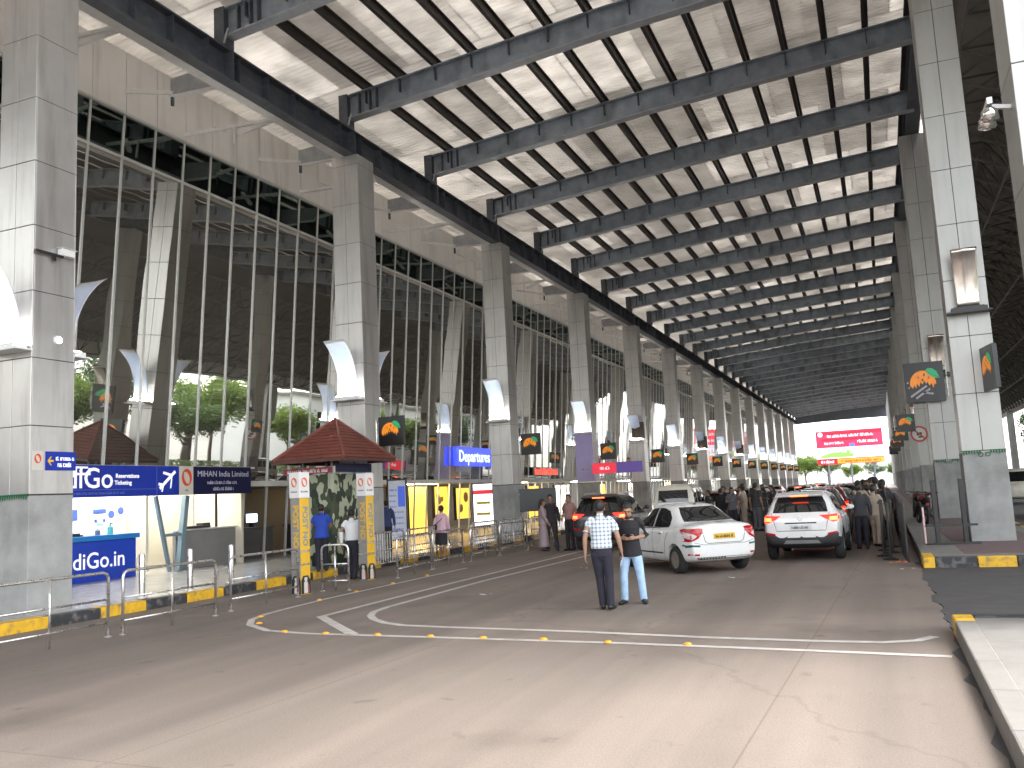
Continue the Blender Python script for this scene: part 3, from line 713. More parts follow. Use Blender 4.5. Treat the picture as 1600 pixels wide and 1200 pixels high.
for i, (dx, c, h, lab, cat, nm) in enumerate(((4.05, (.08, .45, .42), .26, 'teal pump bottle on the blue counter', 'bottle', 'pump_bottle'), (3.62, (.08, .1, .2), .17, 'dark cup on the blue counter top', 'cup', 'cup'))):
    bm = B(); p = Mc @ Vector((dx, 1.2, -.2)); r = .075 - .01 * i
    lathe(bm, [(r * .9, p.z), (r, p.z + .02), (r, p.z + h * .75), (r * .4, p.z + h * .88), (r * .35, p.z + h)], 14, 'z', 0, (p.x, p.y, 0))
    if i == 0: box(bm, p.x - .012, p.x + .1, p.y - .012, p.y + .012, p.z + h + .03, p.z + h + .05, 1); tube(bm, [(p.x, p.y, p.z + h), (p.x, p.y, p.z + h + .05)], .012, 8, 1)
    tag(obj(nm, bm, [mat('plastic%d' % i, c, .3, 0, .05), M_black], None, smooth=False), lab, cat)
bm = B(); box(bm, 2.3, 3.1, 1.203, 1.24, -.5, -.15, 0, Mc); box(bm, 2.5, 2.9, 1.203, 1.29, -.1, -.04, 0, Mc); tag(obj('keyboard', bm, M_black, None, bevel=.008), 'black keyboard lying on the blue counter', 'keyboard')
# ---- entrance hall further on: lit yellow panels, cabinets
M_yel = mat('lit_yellow_panel', (.75, .5, .08), .4, 0, .15, 1.5, emit=(1, .55, .06), estr=.22)
M_lit = mat('lit_white_panel', (.8, .8, .8), .4, 0, .05, 1.5, emit=(1, .97, .95), estr=.3)
def panel(y0, y1, z0, z1, mats, label, x=-20.6, art=0):
    bm = B(); box(bm, x - .1, x, y0, y1, z0, z1, 0)
    t = obj('advertising_panel', bm, mats, None, bevel=.01); tag(t, label, 'panel', 'lit panels in the entrance hall')
    bm = B(); e = .05
    box(bm, x - .12, x + .03, y0 - e, y0, z0 - e, z1 + e); box(bm, x - .12, x + .03, y1, y1 + e, z0 - e, z1 + e); box(bm, x - .12, x + .03, y0, y1, z0 - e, z0); box(bm, x - .12, x + .03, y0, y1, z1, z1 + e)
    obj('frame', bm, M_black, t)
    if art:
        bm = B(); rn = random.Random(art)
        for k in range(3):
            cy = y0 + (y1 - y0) * rn.uniform(.25, .75); cz = z0 + (z1 - z0) * rn.uniform(.3, .8); a = (z1 - z0) * rn.uniform(.08, .2)
            lathe(bm, [(a, x), (a, x + .004 + .002 * k)], 12, 'x', 0, (0, cy, cz))
        obj('artwork', bm, mat('panel_art%d' % art, rn.choice([(.35, .22, .05), (.7, .62, .4), (.12, .2, .08)]), .5), t)
for i, (y0, y1, z0, z1, a) in enumerate(((35.0, 36.2, .3, 2.5, 0), (36.8, 38.6, .3, 2.5, 0), (39.4, 40.9, .9, 2.5, 3), (41.8, 43.5, .8, 2.4, 4), (44.3, 46.2, .4, 2.4, 5))):
    panel(y0, y1, z0, z1, M_yel, 'lit yellow panel in the entrance hall, %s from the left' % ordn(i), art=a)
for i, (y0, y1) in enumerate(((52, 54), (57, 60), (66, 69), (76, 79), (90, 94), (110, 114))):
    panel(y0, y1, .4, 2.4, M_lit if i % 2 else M_yel, 'lit panel in the far entrance hall, %s beyond the screens' % ordn(i), art=7 + i)
# dark desks and gates just past the offices
for i, (y, x) in enumerate(((25.4, -20.5), (28.2, -20.4), (31.3, -20.6))):
    t = thing('check_desk', 'dark desk with a monitor inside the entrance, %s past the office' % ordn(i), 'desk', (x, y, .18), R(8 * i - 8), 'dark desks inside the entrance')
    bm = B(); box(bm, -.3, .3, -.7, .7, 0, 1.0); box(bm, -.36, .36, -.75, .75, 1.003, 1.06); obj('desk', bm, mat('dark_laminate', (.05, .045, .045), .35, 0, .2, 3), t, bevel=.01)
    bm = B(); box(bm, -.05, 0, -.28, .28, 1.2, 1.55, 0); box(bm, -.12, .1, -.03, .03, 1.063, 1.21, 0); box(bm, 0.001, .006, -.25, .25, 1.23, 1.52, 1); obj('monitor', bm, [M_black, mat('screen_glow', (.3, .4, .5), .3, var=0, emit=(.5, .7, 1), estr=.8)], t)
# ================================================================== VEHICLES
def interp(tab, x):
    if x <= tab[0][0]: return tab[0][1]
    for (a, va), (b, vb) in zip(tab, tab[1:]):
        if x <= b:
            t = (x - a) / (b - a); return va + (vb - va) * t
    return tab[-1][1]
def paint(name, col, var=.03, rough=.28): return mat(name, col, rough, 0, var, 2, coat=.6)
M_carwhite = paint('white_car_paint', (.74, .74, .73))
M_carblack = paint('black_car_paint', (.012, .012, .014))
M_carcream = paint('cream_car_paint', (.68, .65, .55))
M_carsilver = mat('silver_car_paint', (.48, .48, .48), .3, .6, .03, 2, coat=.6)
M_cargrey = mat('grey_car_paint', (.10, .10, .11), .3, .4, .03, 2, coat=.6)
M_carred = paint('maroon_car_paint', (.16, .015, .02))
M_tyre = mat('tyre_rubber', (.02, .02, .02), .85, 0, .3, 12)
M_rim = mat('alloy_rim', (.42, .42, .42), .35, .8, .1, 8)
M_rimdull = mat('dusty_steel_rim', (.22, .20, .17), .6, .3, .25, 8)
M_cladblk = mat('black_bumper_plastic', (.03, .03, .032), .65, 0, .2, 5)
M_tail = mat('red_tail_lens', (.42, .008, .012), .12, 0, .2, 14)
M_tailclear = mat('clear_lens', (.62, .5, .5), .12, 0, .15, 14)
M_brake = mat('lit_brake_lamp', (.6, .02, .02), .2, 0, 0, emit=(1, .015, .01), estr=.75)
M_brakehot = mat('lit_brake_core', (.9, .3, .1), .2, 0, 0, emit=(1, .055, .012), estr=1.5)
M_chrome = mat('chrome', (.75, .75, .75), .12, 1, .05, 8)
M_plateY = mat('yellow_plate', (.62, .38, .03), .5, 0, .06, 8)
M_plateW = mat('white_plate', (.6, .6, .6), .5, 0, .06, 8)

class Car:
    def __init__(s, spec, pmat, parent):
        s.sp = spec; s.p = parent; L, W = spec['L'], spec['W']
        bm = B(); rings = []
        xs = spec['xs']; y = 0
        for x in xs:
            zbot, zs, zt = interp(spec['zb'], x), interp(spec['zs'], x), interp(spec['zt'], x)
            ws, wt = W / 2 * interp(spec['ws'], x), W / 2 * interp(spec['wt'], x)
            zt = max(zt, zs + .02)
            zm = zbot + (zs - zbot) * .55
            half = [(0, zbot), (ws * .8, zbot), (ws * .95, zbot + .05), (ws * .995, zbot + (zs - zbot) * .3), (ws, zm), (ws * .985, zs - .1), (ws * .955, zs - .012), (ws * .93, zs + .012),
                    ((ws * .93 + wt) / 2, zs + (zt - zs) * .48), (wt, zt - min(.07, (zt - zs) * .35)), (wt * .86, zt - min(.018, (zt - zs) * .1)), (wt * .45, zt + .012), (0, zt + .018)]
            full = half + [(-a, b) for a, b in reversed(half[1:-1])]
            rings.append([bm.verts.new((a, x - L * 0, b)) for a, b in full])
        n = len(rings[0])
        for a, b in zip(rings, rings[1:]):
            for k in range(n): bm.faces.new((a[k], b[k], b[(k + 1) % n], a[(k + 1) % n]))
        bm.faces.new(rings[0]); bm.faces.new(list(reversed(rings[-1])))
        bmesh.ops.recalc_face_normals(bm, faces=bm.faces)
        me = bpy.data.meshes.new('b'); bm.to_mesh(me); bm.free()
        o = bpy.data.objects.new('b', me); COL.objects.link(o)
        md = o.modifiers.new('s', 'SUBSURF'); md.levels = 2; md.render_levels = 2
        # wheel arches
        cb = B(); r = spec['wr'] + .055
        for wy in spec['wheels']:
            for sgn in (1, -1):
                lathe(cb, [(r, sgn * (W / 2 - .27)), (r, sgn * (W / 2 + .2))], 32, 'x', 0, (0, wy, spec['wr']))
        cme = bpy.data.meshes.new('c'); bmesh.ops.recalc_face_normals(cb, faces=cb.faces); cb.to_mesh(cme); cb.free()
        co = bpy.data.objects.new('c', cme); COL.objects.link(co)
        dg = bpy.context.evaluated_depsgraph_get()
        s.full = bpy.data.meshes.new_from_object(o.evaluated_get(dg))           # uncut, for projecting parts
        mb = o.modifiers.new('bo', 'BOOLEAN'); mb.operation = 'DIFFERENCE'; mb.object = co; mb.solver = 'EXACT'
        dg = bpy.context.evaluated_depsgraph_get()
        fin = bpy.data.meshes.new_from_object(o.evaluated_get(dg))
        bpy.data.objects.remove(o); bpy.data.objects.remove(co)
        fin.name = 'body'; fin.materials.clear(); fin.materials.append(pmat); fin.materials.append(M_cladblk)
        fin.polygons.foreach_set('use_smooth', [True] * len(fin.polygons))
        fin.set_sharp_from_angle(angle=R(40)) if hasattr(fin, 'set_sharp_from_angle') else None
        zc = spec.get('clad', 0)
        for p in fin.polygons:
            c = p.center
            if zc and c.z < zc + spec.get('cladk', 0) * abs(c.y - L / 2): p.material_index = 1
            for wy in spec['wheels']:
                rr = math.hypot(c.y - wy, c.z - spec['wr'])
                if rr < r + (.05 if zc else -.002) and abs(c.x) < W / 2 + .05 and (zc or abs(abs(c.x) - W / 2) > .09): p.material_index = 1
        s.body = bpy.data.objects.new('body', fin); COL.objects.link(s.body); s.body.parent = parent
        bm = B(); bm.from_mesh(s.full); s.bvh = BVHTree.FromBMesh(bm); bm.free()
        s.pm = pmat
        for wy in spec['wheels']:
            for sgn in (-1, 1): s.wheel(wy, sgn)
    def wheel(s, wy, sgn):
        r = s.sp['wr']; W = s.sp['W']; x = sgn * (W / 2 - .115); hw = .1
        bm = B(); lathe(bm, [(r * .62, -hw), (r * .9, -hw), (r * .985, -hw * .7), (r, -hw * .3), (r, hw * .3), (r * .985, hw * .7), (r * .9, hw), (r * .64, hw)], 32, 'x', 0, (0, 0, 0), False)
        wh = obj('wheel', bm, M_tyre, s.p, smooth=True, loc=(x, wy, r))
        bm = B(); rm = M_rim if s.sp.get('alloy', 1) else M_rimdull
        e = sgn
        lathe(bm, [(r * .64, e * hw * .9), (r * .60, e * hw * .5), (r * .55, e * hw * .1), (.02, e * hw * .1)], 28, 'x', 1)
        lathe(bm, [(.055, e * hw * .1), (.055, e * hw * .78), (.03, e * hw * .85)], 14, 'x')
        lathe(bm, [(r * .645, e * hw * .92), (r * .58, e * hw * .96), (r * .57, e * hw * .6)], 28, 'x')
        for k in range(s.sp.get('spokes', 5)):
            a = 2 * PI * k / s.sp.get('spokes', 5)
            for da in (-.13, .13):
                bar(bm, (e * hw * .66, .04 * math.cos(a), .04 * math.sin(a)), (e * hw * .8, r * .6 * math.cos(a + da), r * .6 * math.sin(a + da)), .035, .03)
        obj('rim', bm, [rm, M_black], wh)
    def patch(s, name, outline, view, m, d=.006, th=.02, parent=None, step=.07, ins=None):
        """a shaped piece laid on the body: outline in (x,z) for rear/front, (y,z) for the sides, (x,y) for the top"""
        pts = [Vector(p) for p in outline]
        dense = []
        for a, b in zip(pts, pts[1:] + pts[:1]):
            n = max(1, int((b - a).length / step))
            for i in range(n): dense.append(a.lerp(b, i / n))
        nb = len(dense); ed = [(i, (i + 1) % nb) for i in range(nb)]
        x0, x1 = min(p.x for p in dense), max(p.x for p in dense); y0, y1 = min(p.y for p in dense), max(p.y for p in dense)
        inner = []
        gx = x0 + step / 2
        while gx < x1:
            gy = y0 + step / 2
            while gy < y1: inner.append(Vector((gx, gy))); gy += step
            gx += step
        def inside(q):
            c = False
            for a, b in zip(dense, dense[1:] + dense[:1]):
                if (a.y > q.y) != (b.y > q.y) and q.x < (b.x - a.x) * (q.y - a.y) / (b.y - a.y) + a.x: c = not c
            return c
        inner = [q for q in inner if inside(q) and min((q - p).length for p in dense) > step * .35]
        vs, es, fs = mgeo.delaunay_2d_cdt(dense + inner, ed, [], 1, 1e-5)[:3]
        bm = B(); out = []; L = s.sp['L']
        for v in vs:
            if view == 'rear': o, dr = Vector((v.x, -2, v.y)), Vector((0, 1, 0))
            elif view == 'front': o, dr = Vector((v.x, L + 2, v.y)), Vector((0, -1, 0))
            elif view == 'left': o, dr = Vector((-3, v.x, v.y)), Vector((1, 0, 0))
            elif view == 'right': o, dr = Vector((3, v.x, v.y)), Vector((-1, 0, 0))
            else: o, dr = Vector((v.x, v.y, 4)), Vector((0, 0, -1))
            h = s.bvh.ray_cast(o, dr)
            p = h[0] if h[0] is not None else None
            if p is None:
                q = s.bvh.find_nearest(o + dr * 2); p, nn = q[0], q[1]
            else: nn = h[1]
            if nn.dot(dr) > 0: nn = -nn
            nn = (nn - dr * .3).normalized()
            out.append((bm.verts.new(p + nn * d), nn))
        bm.verts.ensure_lookup_table()
        top = []
        for f in fs:
            try: top.append(bm.faces.new([out[i][0] for i in f]))
            except Exception: pass
        lowv = [bm.verts.new(v.co - nn * th) for v, nn in out]
        for f in fs:
            try: bm.faces.new([lowv[i] for i in reversed(f)])
            except Exception: pass
        cnt = {}
        for f in fs:
            for a, b in zip(f, list(f[1:]) + [f[0]]): cnt[(a, b)] = 1
        for (a, b) in cnt:
            if (b, a) not in cnt:
                try: bm.faces.new((out[b][0], out[a][0], lowv[a], lowv[b]))
                except Exception: pass
        bmesh.ops.recalc_face_normals(bm, faces=bm.faces)
        o = obj(name, bm, m, parent if parent is not None else s.p, smooth=True)
        o.data.set_sharp_from_angle(angle=R(35))
        return o
    def sym(s, name, outline, view, m, **k):
        if view == 'side':
            a = s.patch(name, outline, 'left', m, **k); b = s.patch(name, outline, 'right', m, **k)
        else:
            a = s.patch(name, outline, view, m, **k); b = s.patch(name, [(-x, y) for x, y in reversed(outline)], view, m, **k)
        return a, b
    def strip(s, name, pts, view, m, wd=.012, **k):
        pts = [Vector(p) for p in pts]; l, r = [], []
        for i, p in enumerate(pts):
            d = (pts[min(i + 1, len(pts) - 1)] - pts[max(i - 1, 0)]).normalized(); n = Vector((-d.y, d.x)) * wd / 2
            l.append(p + n); r.append(p - n)
        return s.patch(name, [tuple(q) for q in l + list(reversed(r))], view, m, d=.0025, th=.01, **k)
    def mirrors(s, y, z, m):
        for sgn in (1, -1):
            bm = B(); ball(bm, (sgn * (s.sp['W'] / 2 + .08), y, z), .1, 2, (.95, .5, .68)); bar(bm, (sgn * (s.sp['W'] / 2 - .08), y + .02, z - .06), (sgn * (s.sp['W'] / 2 + .03), y, z - .03), .04, .04)
            obj('mirror', bm, m, s.p, smooth=True)

def rot_outline(pts): return pts
SEDAN = dict(L=3.995, W=1.735, wr=.30, wheels=(.72, 3.15), spokes=6, alloy=0,
    xs=[0, .05, .12, .3, .5, .62, .85, 1.1, 1.25, 1.45, 1.75, 2.05, 2.2, 2.4, 2.7, 2.95, 3.1, 3.3, 3.6, 3.8, 3.93, 3.99],
    zb=[(0, .36), (.12, .27), (.4, .22), (3.5, .2), (3.9, .24), (4, .32)],
    zs=[(0, .84), (.06, .98), (.2, 1.01), (.6, 1.0), (1.5, .97), (2.6, .94), (3.0, .92), (3.6, .80), (3.9, .70), (4, .62)],
    zt=[(0, .86), (.05, 1.03), (.15, 1.075), (.5, 1.09), (.6, 1.12), (1.15, 1.45), (1.35, 1.495), (1.7, 1.515), (2.05, 1.49), (2.25, 1.44), (2.95, .99), (3.2, .95), (3.6, .86), (3.9, .75), (4, .64)],
    ws=[(0, .84), (.06, .90), (.2, .955), (.6, 1.0), (3.2, 1.0), (3.7, .95), (3.9, .84), (4, .7)],
    wt=[(0, .70), (.1, .72), (.5, .74), (1.15, .66), (1.7, .68), (2.2, .68), (2.95, .80), (3.6, .74), (4, .6)])
SUV = dict(L=4.27, W=1.79, wr=.345, wheels=(.80, 3.39), spokes=5, clad=.56,
    xs=[0, .05, .12, .22, .35, .5, .62, .9, 1.3, 1.7, 2.1, 2.4, 2.6, 2.85, 3.1, 3.3, 3.5, 3.8, 4.05, 4.2, 4.26],
    zb=[(0, .46), (.1, .36), (.4, .28), (3.6, .28), (4.1, .32), (4.27, .42)],
    zs=[(0, .96), (.08, 1.06), (.3, 1.09), (1, 1.06), (2.6, 1.02), (3.2, 1.0), (3.9, .9), (4.27, .72)],
    zt=[(0, .98), (.07, 1.12), (.2, 1.3), (.36, 1.52), (.5, 1.585), (.8, 1.615), (1.4, 1.635), (2.0, 1.62), (2.4, 1.56), (3.2, 1.1), (3.6, 1.05), (4.0, .97), (4.27, .76)],
    ws=[(0, .86), (.06, .92), (.2, .97), (.6, 1.0), (3.4, 1.0), (3.9, .96), (4.15, .86), (4.27, .72)],
    wt=[(0, .74), (.1, .76), (.36, .70), (.6, .70), (2.3, .70), (3.2, .82), (3.9, .78), (4.27, .6)])
VAN = dict(L=3.9, W=1.62, wr=.31, wheels=(.75, 3.05), spokes=8, alloy=0,
    xs=[0, .04, .1, .18, .3, .5, .9, 1.4, 1.9, 2.3, 2.6, 2.8, 3.0, 3.2, 3.4, 3.6, 3.8, 3.88],
    zb=[(0, .42), (.1, .32), (.4, .26), (3.5, .26), (3.88, .36)],
    zs=[(0, 1.02), (.1, 1.06), (2.5, 1.04), (3.2, 1.0), (3.7, .92), (3.9, .8)],
    zt=[(0, 1.05), (.04, 1.3), (.12, 1.72), (.25, 1.8), (1.2, 1.84), (2.2, 1.82), (2.6, 1.74), (3.25, 1.1), (3.6, 1.02), (3.9, .84)],
    ws=[(0, .92), (.1, .97), (.3, 1.0), (3.4, 1.0), (3.8, .9), (3.9, .8)],
    wt=[(0, .80), (.12, .80), (2.5, .80), (3.2, .88), (3.9, .7)])

def plate_text(c, y, z, w_, txt, m, ink):
    p = c.patch('number_plate', [(-w_ / 2, z - .06), (w_ / 2, z - .06), (w_ / 2, z + .06), (-w_ / 2, z + .06)], 'rear', m, d=.014, th=.02)
    h = c.bvh.ray_cast(Vector((0, -2, z)), Vector((0, 1, 0)))[0]
    bm = B(); M = basis((0, h.y - .0165, z), (1, 0, 0), (0, 0, 1)); glyph_line(bm, M, -w_ / 2 + .04, w_ / 2 - .03, 0, .06, 0, txt, .002)
    obj('number', bm, ink, p)

def sedan(parent, pm, lit=False, taxi=False):
    c = Car(SEDAN, pm, parent); G = M_carglass
    c.patch('rear_window', [(-.60, 1.115), (.60, 1.115), (.52, 1.30), (.44, 1.425), (-.44, 1.425), (-.52, 1.30)], 'rear', G, d=.004, step=.06)
    c.patch('windscreen', [(-.68, 1.02), (.68, 1.02), (.54, 1.4), (-.54, 1.4)], 'front', G, d=.004, step=.06)
    c.sym('front_window', [(1.80, 1.0), (2.78, .99), (2.56, 1.16), (2.22, 1.36), (2.05, 1.41), (1.80, 1.425)], 'side', G, d=.003, step=.06)
    c.sym('rear_side_window', [(.98, 1.05), (1.0, 1.02), (1.74, 1.0), (1.74, 1.425), (1.5, 1.415), (1.24, 1.35), (1.05, 1.2)], 'side', G, d=.003, step=.06)
    tl = [(.50, .97), (.60, .985), (.90, .96), (.90, .72), (.78, .70), (.62, .78), (.52, .90)]
    for o in c.sym('tail_light', tl, 'rear', M_tail, d=.012, step=.05):
        pass
    for o in c.sym('tail_light_lens', [(.66, .82), (.80, .90), (.86, .80), (.76, .745)], 'rear', M_tailclear, d=.016, step=.05): pass
    for vw in ('left', 'right'):
        c.patch('tail_light', [(.06, .74), (.08, .96), (.3, .985), (.46, .955), (.34, .86), (.2, .76)], vw, M_tail, d=.010, step=.05)
        c.patch('tail_light_lens', [(.1, .80), (.22, .80), (.36, .92), (.2, .9)], vw, M_tailclear, d=.014, step=.05)
    c.patch('boot_trim', [(-.46, .905), (.46, .905), (.46, .945), (-.46, .945)], 'rear', M_chrome, d=.02, th=.03)
    plate_text(c, 0, .80, .52, 4, M_plateY, M_black)
    c.strip('boot_seam', [(-.52, .90), (-.47, .70), (-.40, .655), (.40, .655), (.47, .70), (.52, .90)], 'rear', M_joint)
    c.strip('bumper_seam', [(-.8, .70), (-.5, .63), (.5, .63), (.8, .70)], 'rear', M_joint, wd=.008)
    c.sym('reflector', [(.62, .40), (.80, .41), (.80, .45), (.62, .44)], 'rear', M_tail, d=.008)
    c.patch('bumper_lip', [(-.62, .315), (.62, .315), (.68, .365), (-.68, .365)], 'rear', M_cladblk, d=.004)
    if taxi:
        M_sticker = mat('green_sticker', (.01, .10, .09), .4, 0, .1, 8)
        c.sym('bumper_strip', [(.60, .585), (.84, .605), (.84, .645), (.60, .625)], 'rear', M_sticker, d=.006)
        for vw in ('left', 'right'): c.patch('bumper_strip', [(.06, .59), (.26, .575), (.26, .62), (.06, .645)], vw, M_sticker, d=.006)
    for x0 in (1.0, 1.77, 2.72):
        pass
    c.sym('door_seam', [(1.78, 1.0), (1.775, .6), (1.76, .30)], 'side', M_joint, d=.002) if False else None
    for vw in ('left', 'right'):
        c.strip('door_seam', [(1.765, 1.43), (1.77, 1.0), (1.765, .6), (1.75, .31)], vw, M_joint)
        c.strip('door_seam', [(1.02, 1.03), (1.0, .90), (1.12, .72), (1.18, .5), (1.22, .31)], vw, M_joint)
        c.strip('door_seam', [(2.74, .99), (2.78, .7), (2.72, .32)], vw, M_joint)
        c.strip('sill_moulding', [(1.25, .43), (2.7, .43)], vw, M_cladblk, wd=.035)
        for hx in (1.28, 2.02):
            c.patch('door_handle', [(hx, .87), (hx + .2, .87), (hx + .2, .905), (hx, .905)], vw, pm, d=.022, th=.03)
            c.patch('handle_recess', [(hx + .02, .85), (hx + .18, .85), (hx + .18, .868), (hx + .02, .868)], vw, M_joint, d=.003)
        c.strip('window_trim', [(1.0, 1.012), (1.77, .985), (2.76, .975)], vw, M_black, wd=.02)
    c.sym('headlamp', [(.45, .68), (.78, .74), (.80, .82), (.5, .76)], 'front', M_tailclear, d=.01)
    c.patch('grille', [(-.38, .55), (.38, .55), (.42, .7), (-.42, .7)], 'front', M_black, d=.01)
    c.mirrors(2.66, 1.05, pm)
    bm = B(); tube(bm, [(0, 1.2, 1.48), (0, 1.12, 1.56)], [.01, .004], 6); lathe(bm, [(.03, 1.475), (.02, 1.5)], 10, 'z', 0, (0, 1.21, 0)); obj('aerial', bm, M_black, parent)
    return c
def suv(parent, pm, lit=True, rails=True, hot=True):
    c = Car(SUV, pm, parent); G = M_carglass
    c.patch('rear_window', [(-.63, 1.145), (.63, 1.145), (.58, 1.36), (.51, 1.50), (-.51, 1.50), (-.58, 1.36)], 'rear', G, d=.004, step=.06)
    c.patch('windscreen', [(-.72, 1.12), (.72, 1.12), (.58, 1.53), (-.58, 1.53)], 'front', G, d=.004, step=.06)
    for vw in ('left', 'right'):
        c.patch('front_window', [(1.98, 1.09), (3.0, 1.08), (2.78, 1.25), (2.4, 1.48), (2.0, 1.52)], vw, G, d=.003, step=.06)
        c.patch('rear_side_window', [(1.05, 1.11), (1.92, 1.09), (1.92, 1.525), (1.05, 1.51)], vw, G, d=.003, step=.06)
        c.patch('quarter_window', [(.52, 1.24), (1.0, 1.12), (1.0, 1.5), (.66, 1.48)], vw, G, d=.003, step=.06)
        c.strip('door_seam', [(1.96, 1.08), (1.95, .6), (1.95, .5)], vw, M_joint); c.strip('door_seam', [(1.05, 1.1), (1.1, .85), (1.24, .56)], vw, M_joint); c.strip('door_seam', [(2.96, 1.07), (2.98, .7), (2.92, .55)], vw, M_joint)
        for hx in (1.25, 2.2): c.patch('door_handle', [(hx, .98), (hx + .22, .98), (hx + .22, 1.015), (hx, 1.015)], vw, pm, d=.024, th=.03)
        c.patch('tail_light', [(.05, .93), (.06, 1.06), (.2, 1.09), (.42, 1.07), (.3, .98)], vw, M_brake if lit else M_tail, d=.010, step=.05)
    tl = [(.44, 1.07), (.88, 1.085), (.88, .93), (.74, .91), (.58, .98)]
    c.sym('tail_light', tl, 'rear', M_brake if lit else M_tail, d=.012, step=.05)
    if lit and hot: c.sym('brake_lamp', [(.66, .95), (.82, .95), (.82, 1.03), (.66, 1.03)], 'rear', M_brakehot, d=.018, step=.05)
    # roof spoiler with the high stop lamp
    bm = B(); prism(bm, [(.20, 1.515), (.5, 1.56), (.5, 1.62), (.18, 1.55)], 'x', -.56, .56); sp_ = obj('spoiler', bm, pm, parent, bevel=.012)
    bm = B(); box(bm, -.19, .19, .168, .21, 1.518, 1.546); obj('high_stop_lamp', bm, M_brakehot if lit else M_tail, sp_)
    c.strip('tailgate_seam', [(-.66, 1.14), (-.60, .9), (-.56, .72), (.56, .72), (.60, .9), (.66, 1.14)], 'rear', M_joint)
    c.patch('tailgate_trim', [(-.36, .885), (.36, .885), (.36, .915), (-.36, .915)], 'rear', M_joint, d=.008)
    plate_text(c, 0, .80, .5, 5, M_plateW, M_black)
    h = c.bvh.ray_cast(Vector((0, -2, 1.0)), Vector((0, 1, 0)))[0]
    bm = B(); lathe(bm, [(.055, h.y - .012), (.055, h.y + .01)], 20, 'y', 0, (0, 0, 1.0)); obj('badge', bm, M_chrome, parent)
    c.patch('rear_bumper', [(-.80, .42), (.80, .42), (.82, .66), (.60, .62), (.50, .56), (-.50, .56), (-.60, .62), (-.82, .66)], 'rear', M_cladblk, d=.016, th=.03)
    c.patch('skid_plate', [(-.42, .43), (.42, .43), (.36, .5), (-.36, .5)], 'rear', mat('grey_trim', (.2, .2, .2), .5), d=.03, th=.03)
    c.sym('reflector', [(.58, .60), (.80, .66), (.80, .70), (.6, .66)], 'rear', M_tail, d=.02)
    c.sym('headlamp', [(.5, .82), (.84, .86), (.86, .98), (.55, .92)], 'front', M_tailclear, d=.01)
    c.patch('grille', [(-.45, .62), (.45, .62), (.5, .9), (-.5, .9)], 'front', M_black, d=.01)
    if rails:
        for sgn in (1, -1):
            bm = B(); tube(bm, [(sgn * .56, .62, 1.6), (sgn * .57, .75, 1.66), (sgn * .57, 2.1, 1.67), (sgn * .56, 2.3, 1.6)], .018, 8); obj('roof_rail', bm, M_carsilver, parent, smooth=True)
    c.mirrors(2.85, 1.16, pm)
    bm = B(); tube(bm, [(0, .62, 1.6), (0, .5, 1.67)], [.03, .008], 8); obj('aerial', bm, M_black, parent)
    return c
def van(parent, pm):
    c = Car(VAN, pm, parent); G = M_carglass
    c.patch('rear_window', [(-.55, 1.22), (.55, 1.22), (.52, 1.64), (-.52, 1.64)], 'rear', G, d=.004, step=.06)
    c.patch('windscreen', [(-.66, 1.15), (.66, 1.15), (.56, 1.66), (-.56, 1.66)], 'front', G, d=.004, step=.06)
    for vw in ('left', 'right'):
        for nm, a, b in (('quarter_window', .25, .92), ('rear_side_window', 1.02, 1.75), ('front_window', 1.85, 2.55)):
            c.patch(nm, [(a, 1.18), (b, 1.18), (b, 1.66), (a, 1.66)], vw, G, d=.003, step=.06)
        c.strip('door_seam', [(1.8, 1.7), (1.8, .35)], vw, M_joint)
    c.patch('tailgate_slot', [(-.4, 1.04), (.4, 1.04), (.4, 1.10), (-.4, 1.10)], 'rear', M_joint, d=.006)
    c.sym('tail_light', [(.60, .74), (.74, .74), (.74, 1.0), (.60, 1.0)], 'rear', M_tail, d=.012)
    c.patch('rear_bumper', [(-.72, .4), (.72, .4), (.72, .6), (-.72, .6)], 'rear', M_cladblk, d=.016, th=.03)
    plate_text(c, 0, .82, .45, 6, M_plateW, M_black)
    c.mirrors(2.75, 1.2, M_black)
    return c
def place(o, x, y, deg): o.location = (x, y, .004); o.rotation_euler = (0, 0, R(deg))

# car origin: middle of the rear bumper on the ground, heading +y
t = thing('parked_car', 'white taxi saloon with yellow number plate and unlit red tail lamps, turned left', 'car'); sedan(t, M_carwhite, taxi=True)
place(t, -3.26, 19.65, 40); sedan_t = t
t = thing('parked_car', 'white compact SUV with brake lamps glowing red and black lower bumper', 'car'); suv(t, M_carwhite)
place(t, -1.88, 22.15, -1.5); suv_t = t
t = thing('parked_car', 'black SUV with orange lit tail lamps behind the two standing men', 'car'); suv(t, M_carblack); t.scale = (1.04, 1.04, 1.09)
place(t, -8.45, 27.3, 3)
t = thing('parked_van', 'cream van with dark rear window beyond the white taxi', 'van'); van(t, M_carcream); t.scale = (1.05, 1.05, 1.08)
place(t, -7.35, 33.4, 2); van_t = t
def clone(src, label, cat, m=None, x=0, y=0, deg=0, body='body', parts=('body', 'door_handle', 'mirror', 'spoiler')):
    o = copy_tree(src); place(o, x, y, deg); tag(o, label, cat)
    if m:
        for ch in o.children:
            if ch.name.split('.')[0] in parts:
                for sl in ch.material_slots:
                    if sl.material and 'car_paint' in sl.material.name: sl.link = 'OBJECT'; sl.material = m
    return o
t2 = thing('parked_car', 'silver hatchback with unlit lamps ahead of the cream van', 'car'); suv(t2, M_carsilver, lit=False); place(t2, -6.9, 40.5, 3)
clone(suv_t, 'grey car with red brake lamps just ahead of the white SUV', 'car', M_cargrey, -1.95, 28.0, 0)
clone(suv_t, 'second car ahead of the white SUV, maroon with red brake lamps', 'car', M_carred, -2.0, 33.6, 1)
clone(sedan_t, 'silver saloon third in the queue ahead of the white SUV', 'car', M_carsilver, -1.9, 39.6, 0)
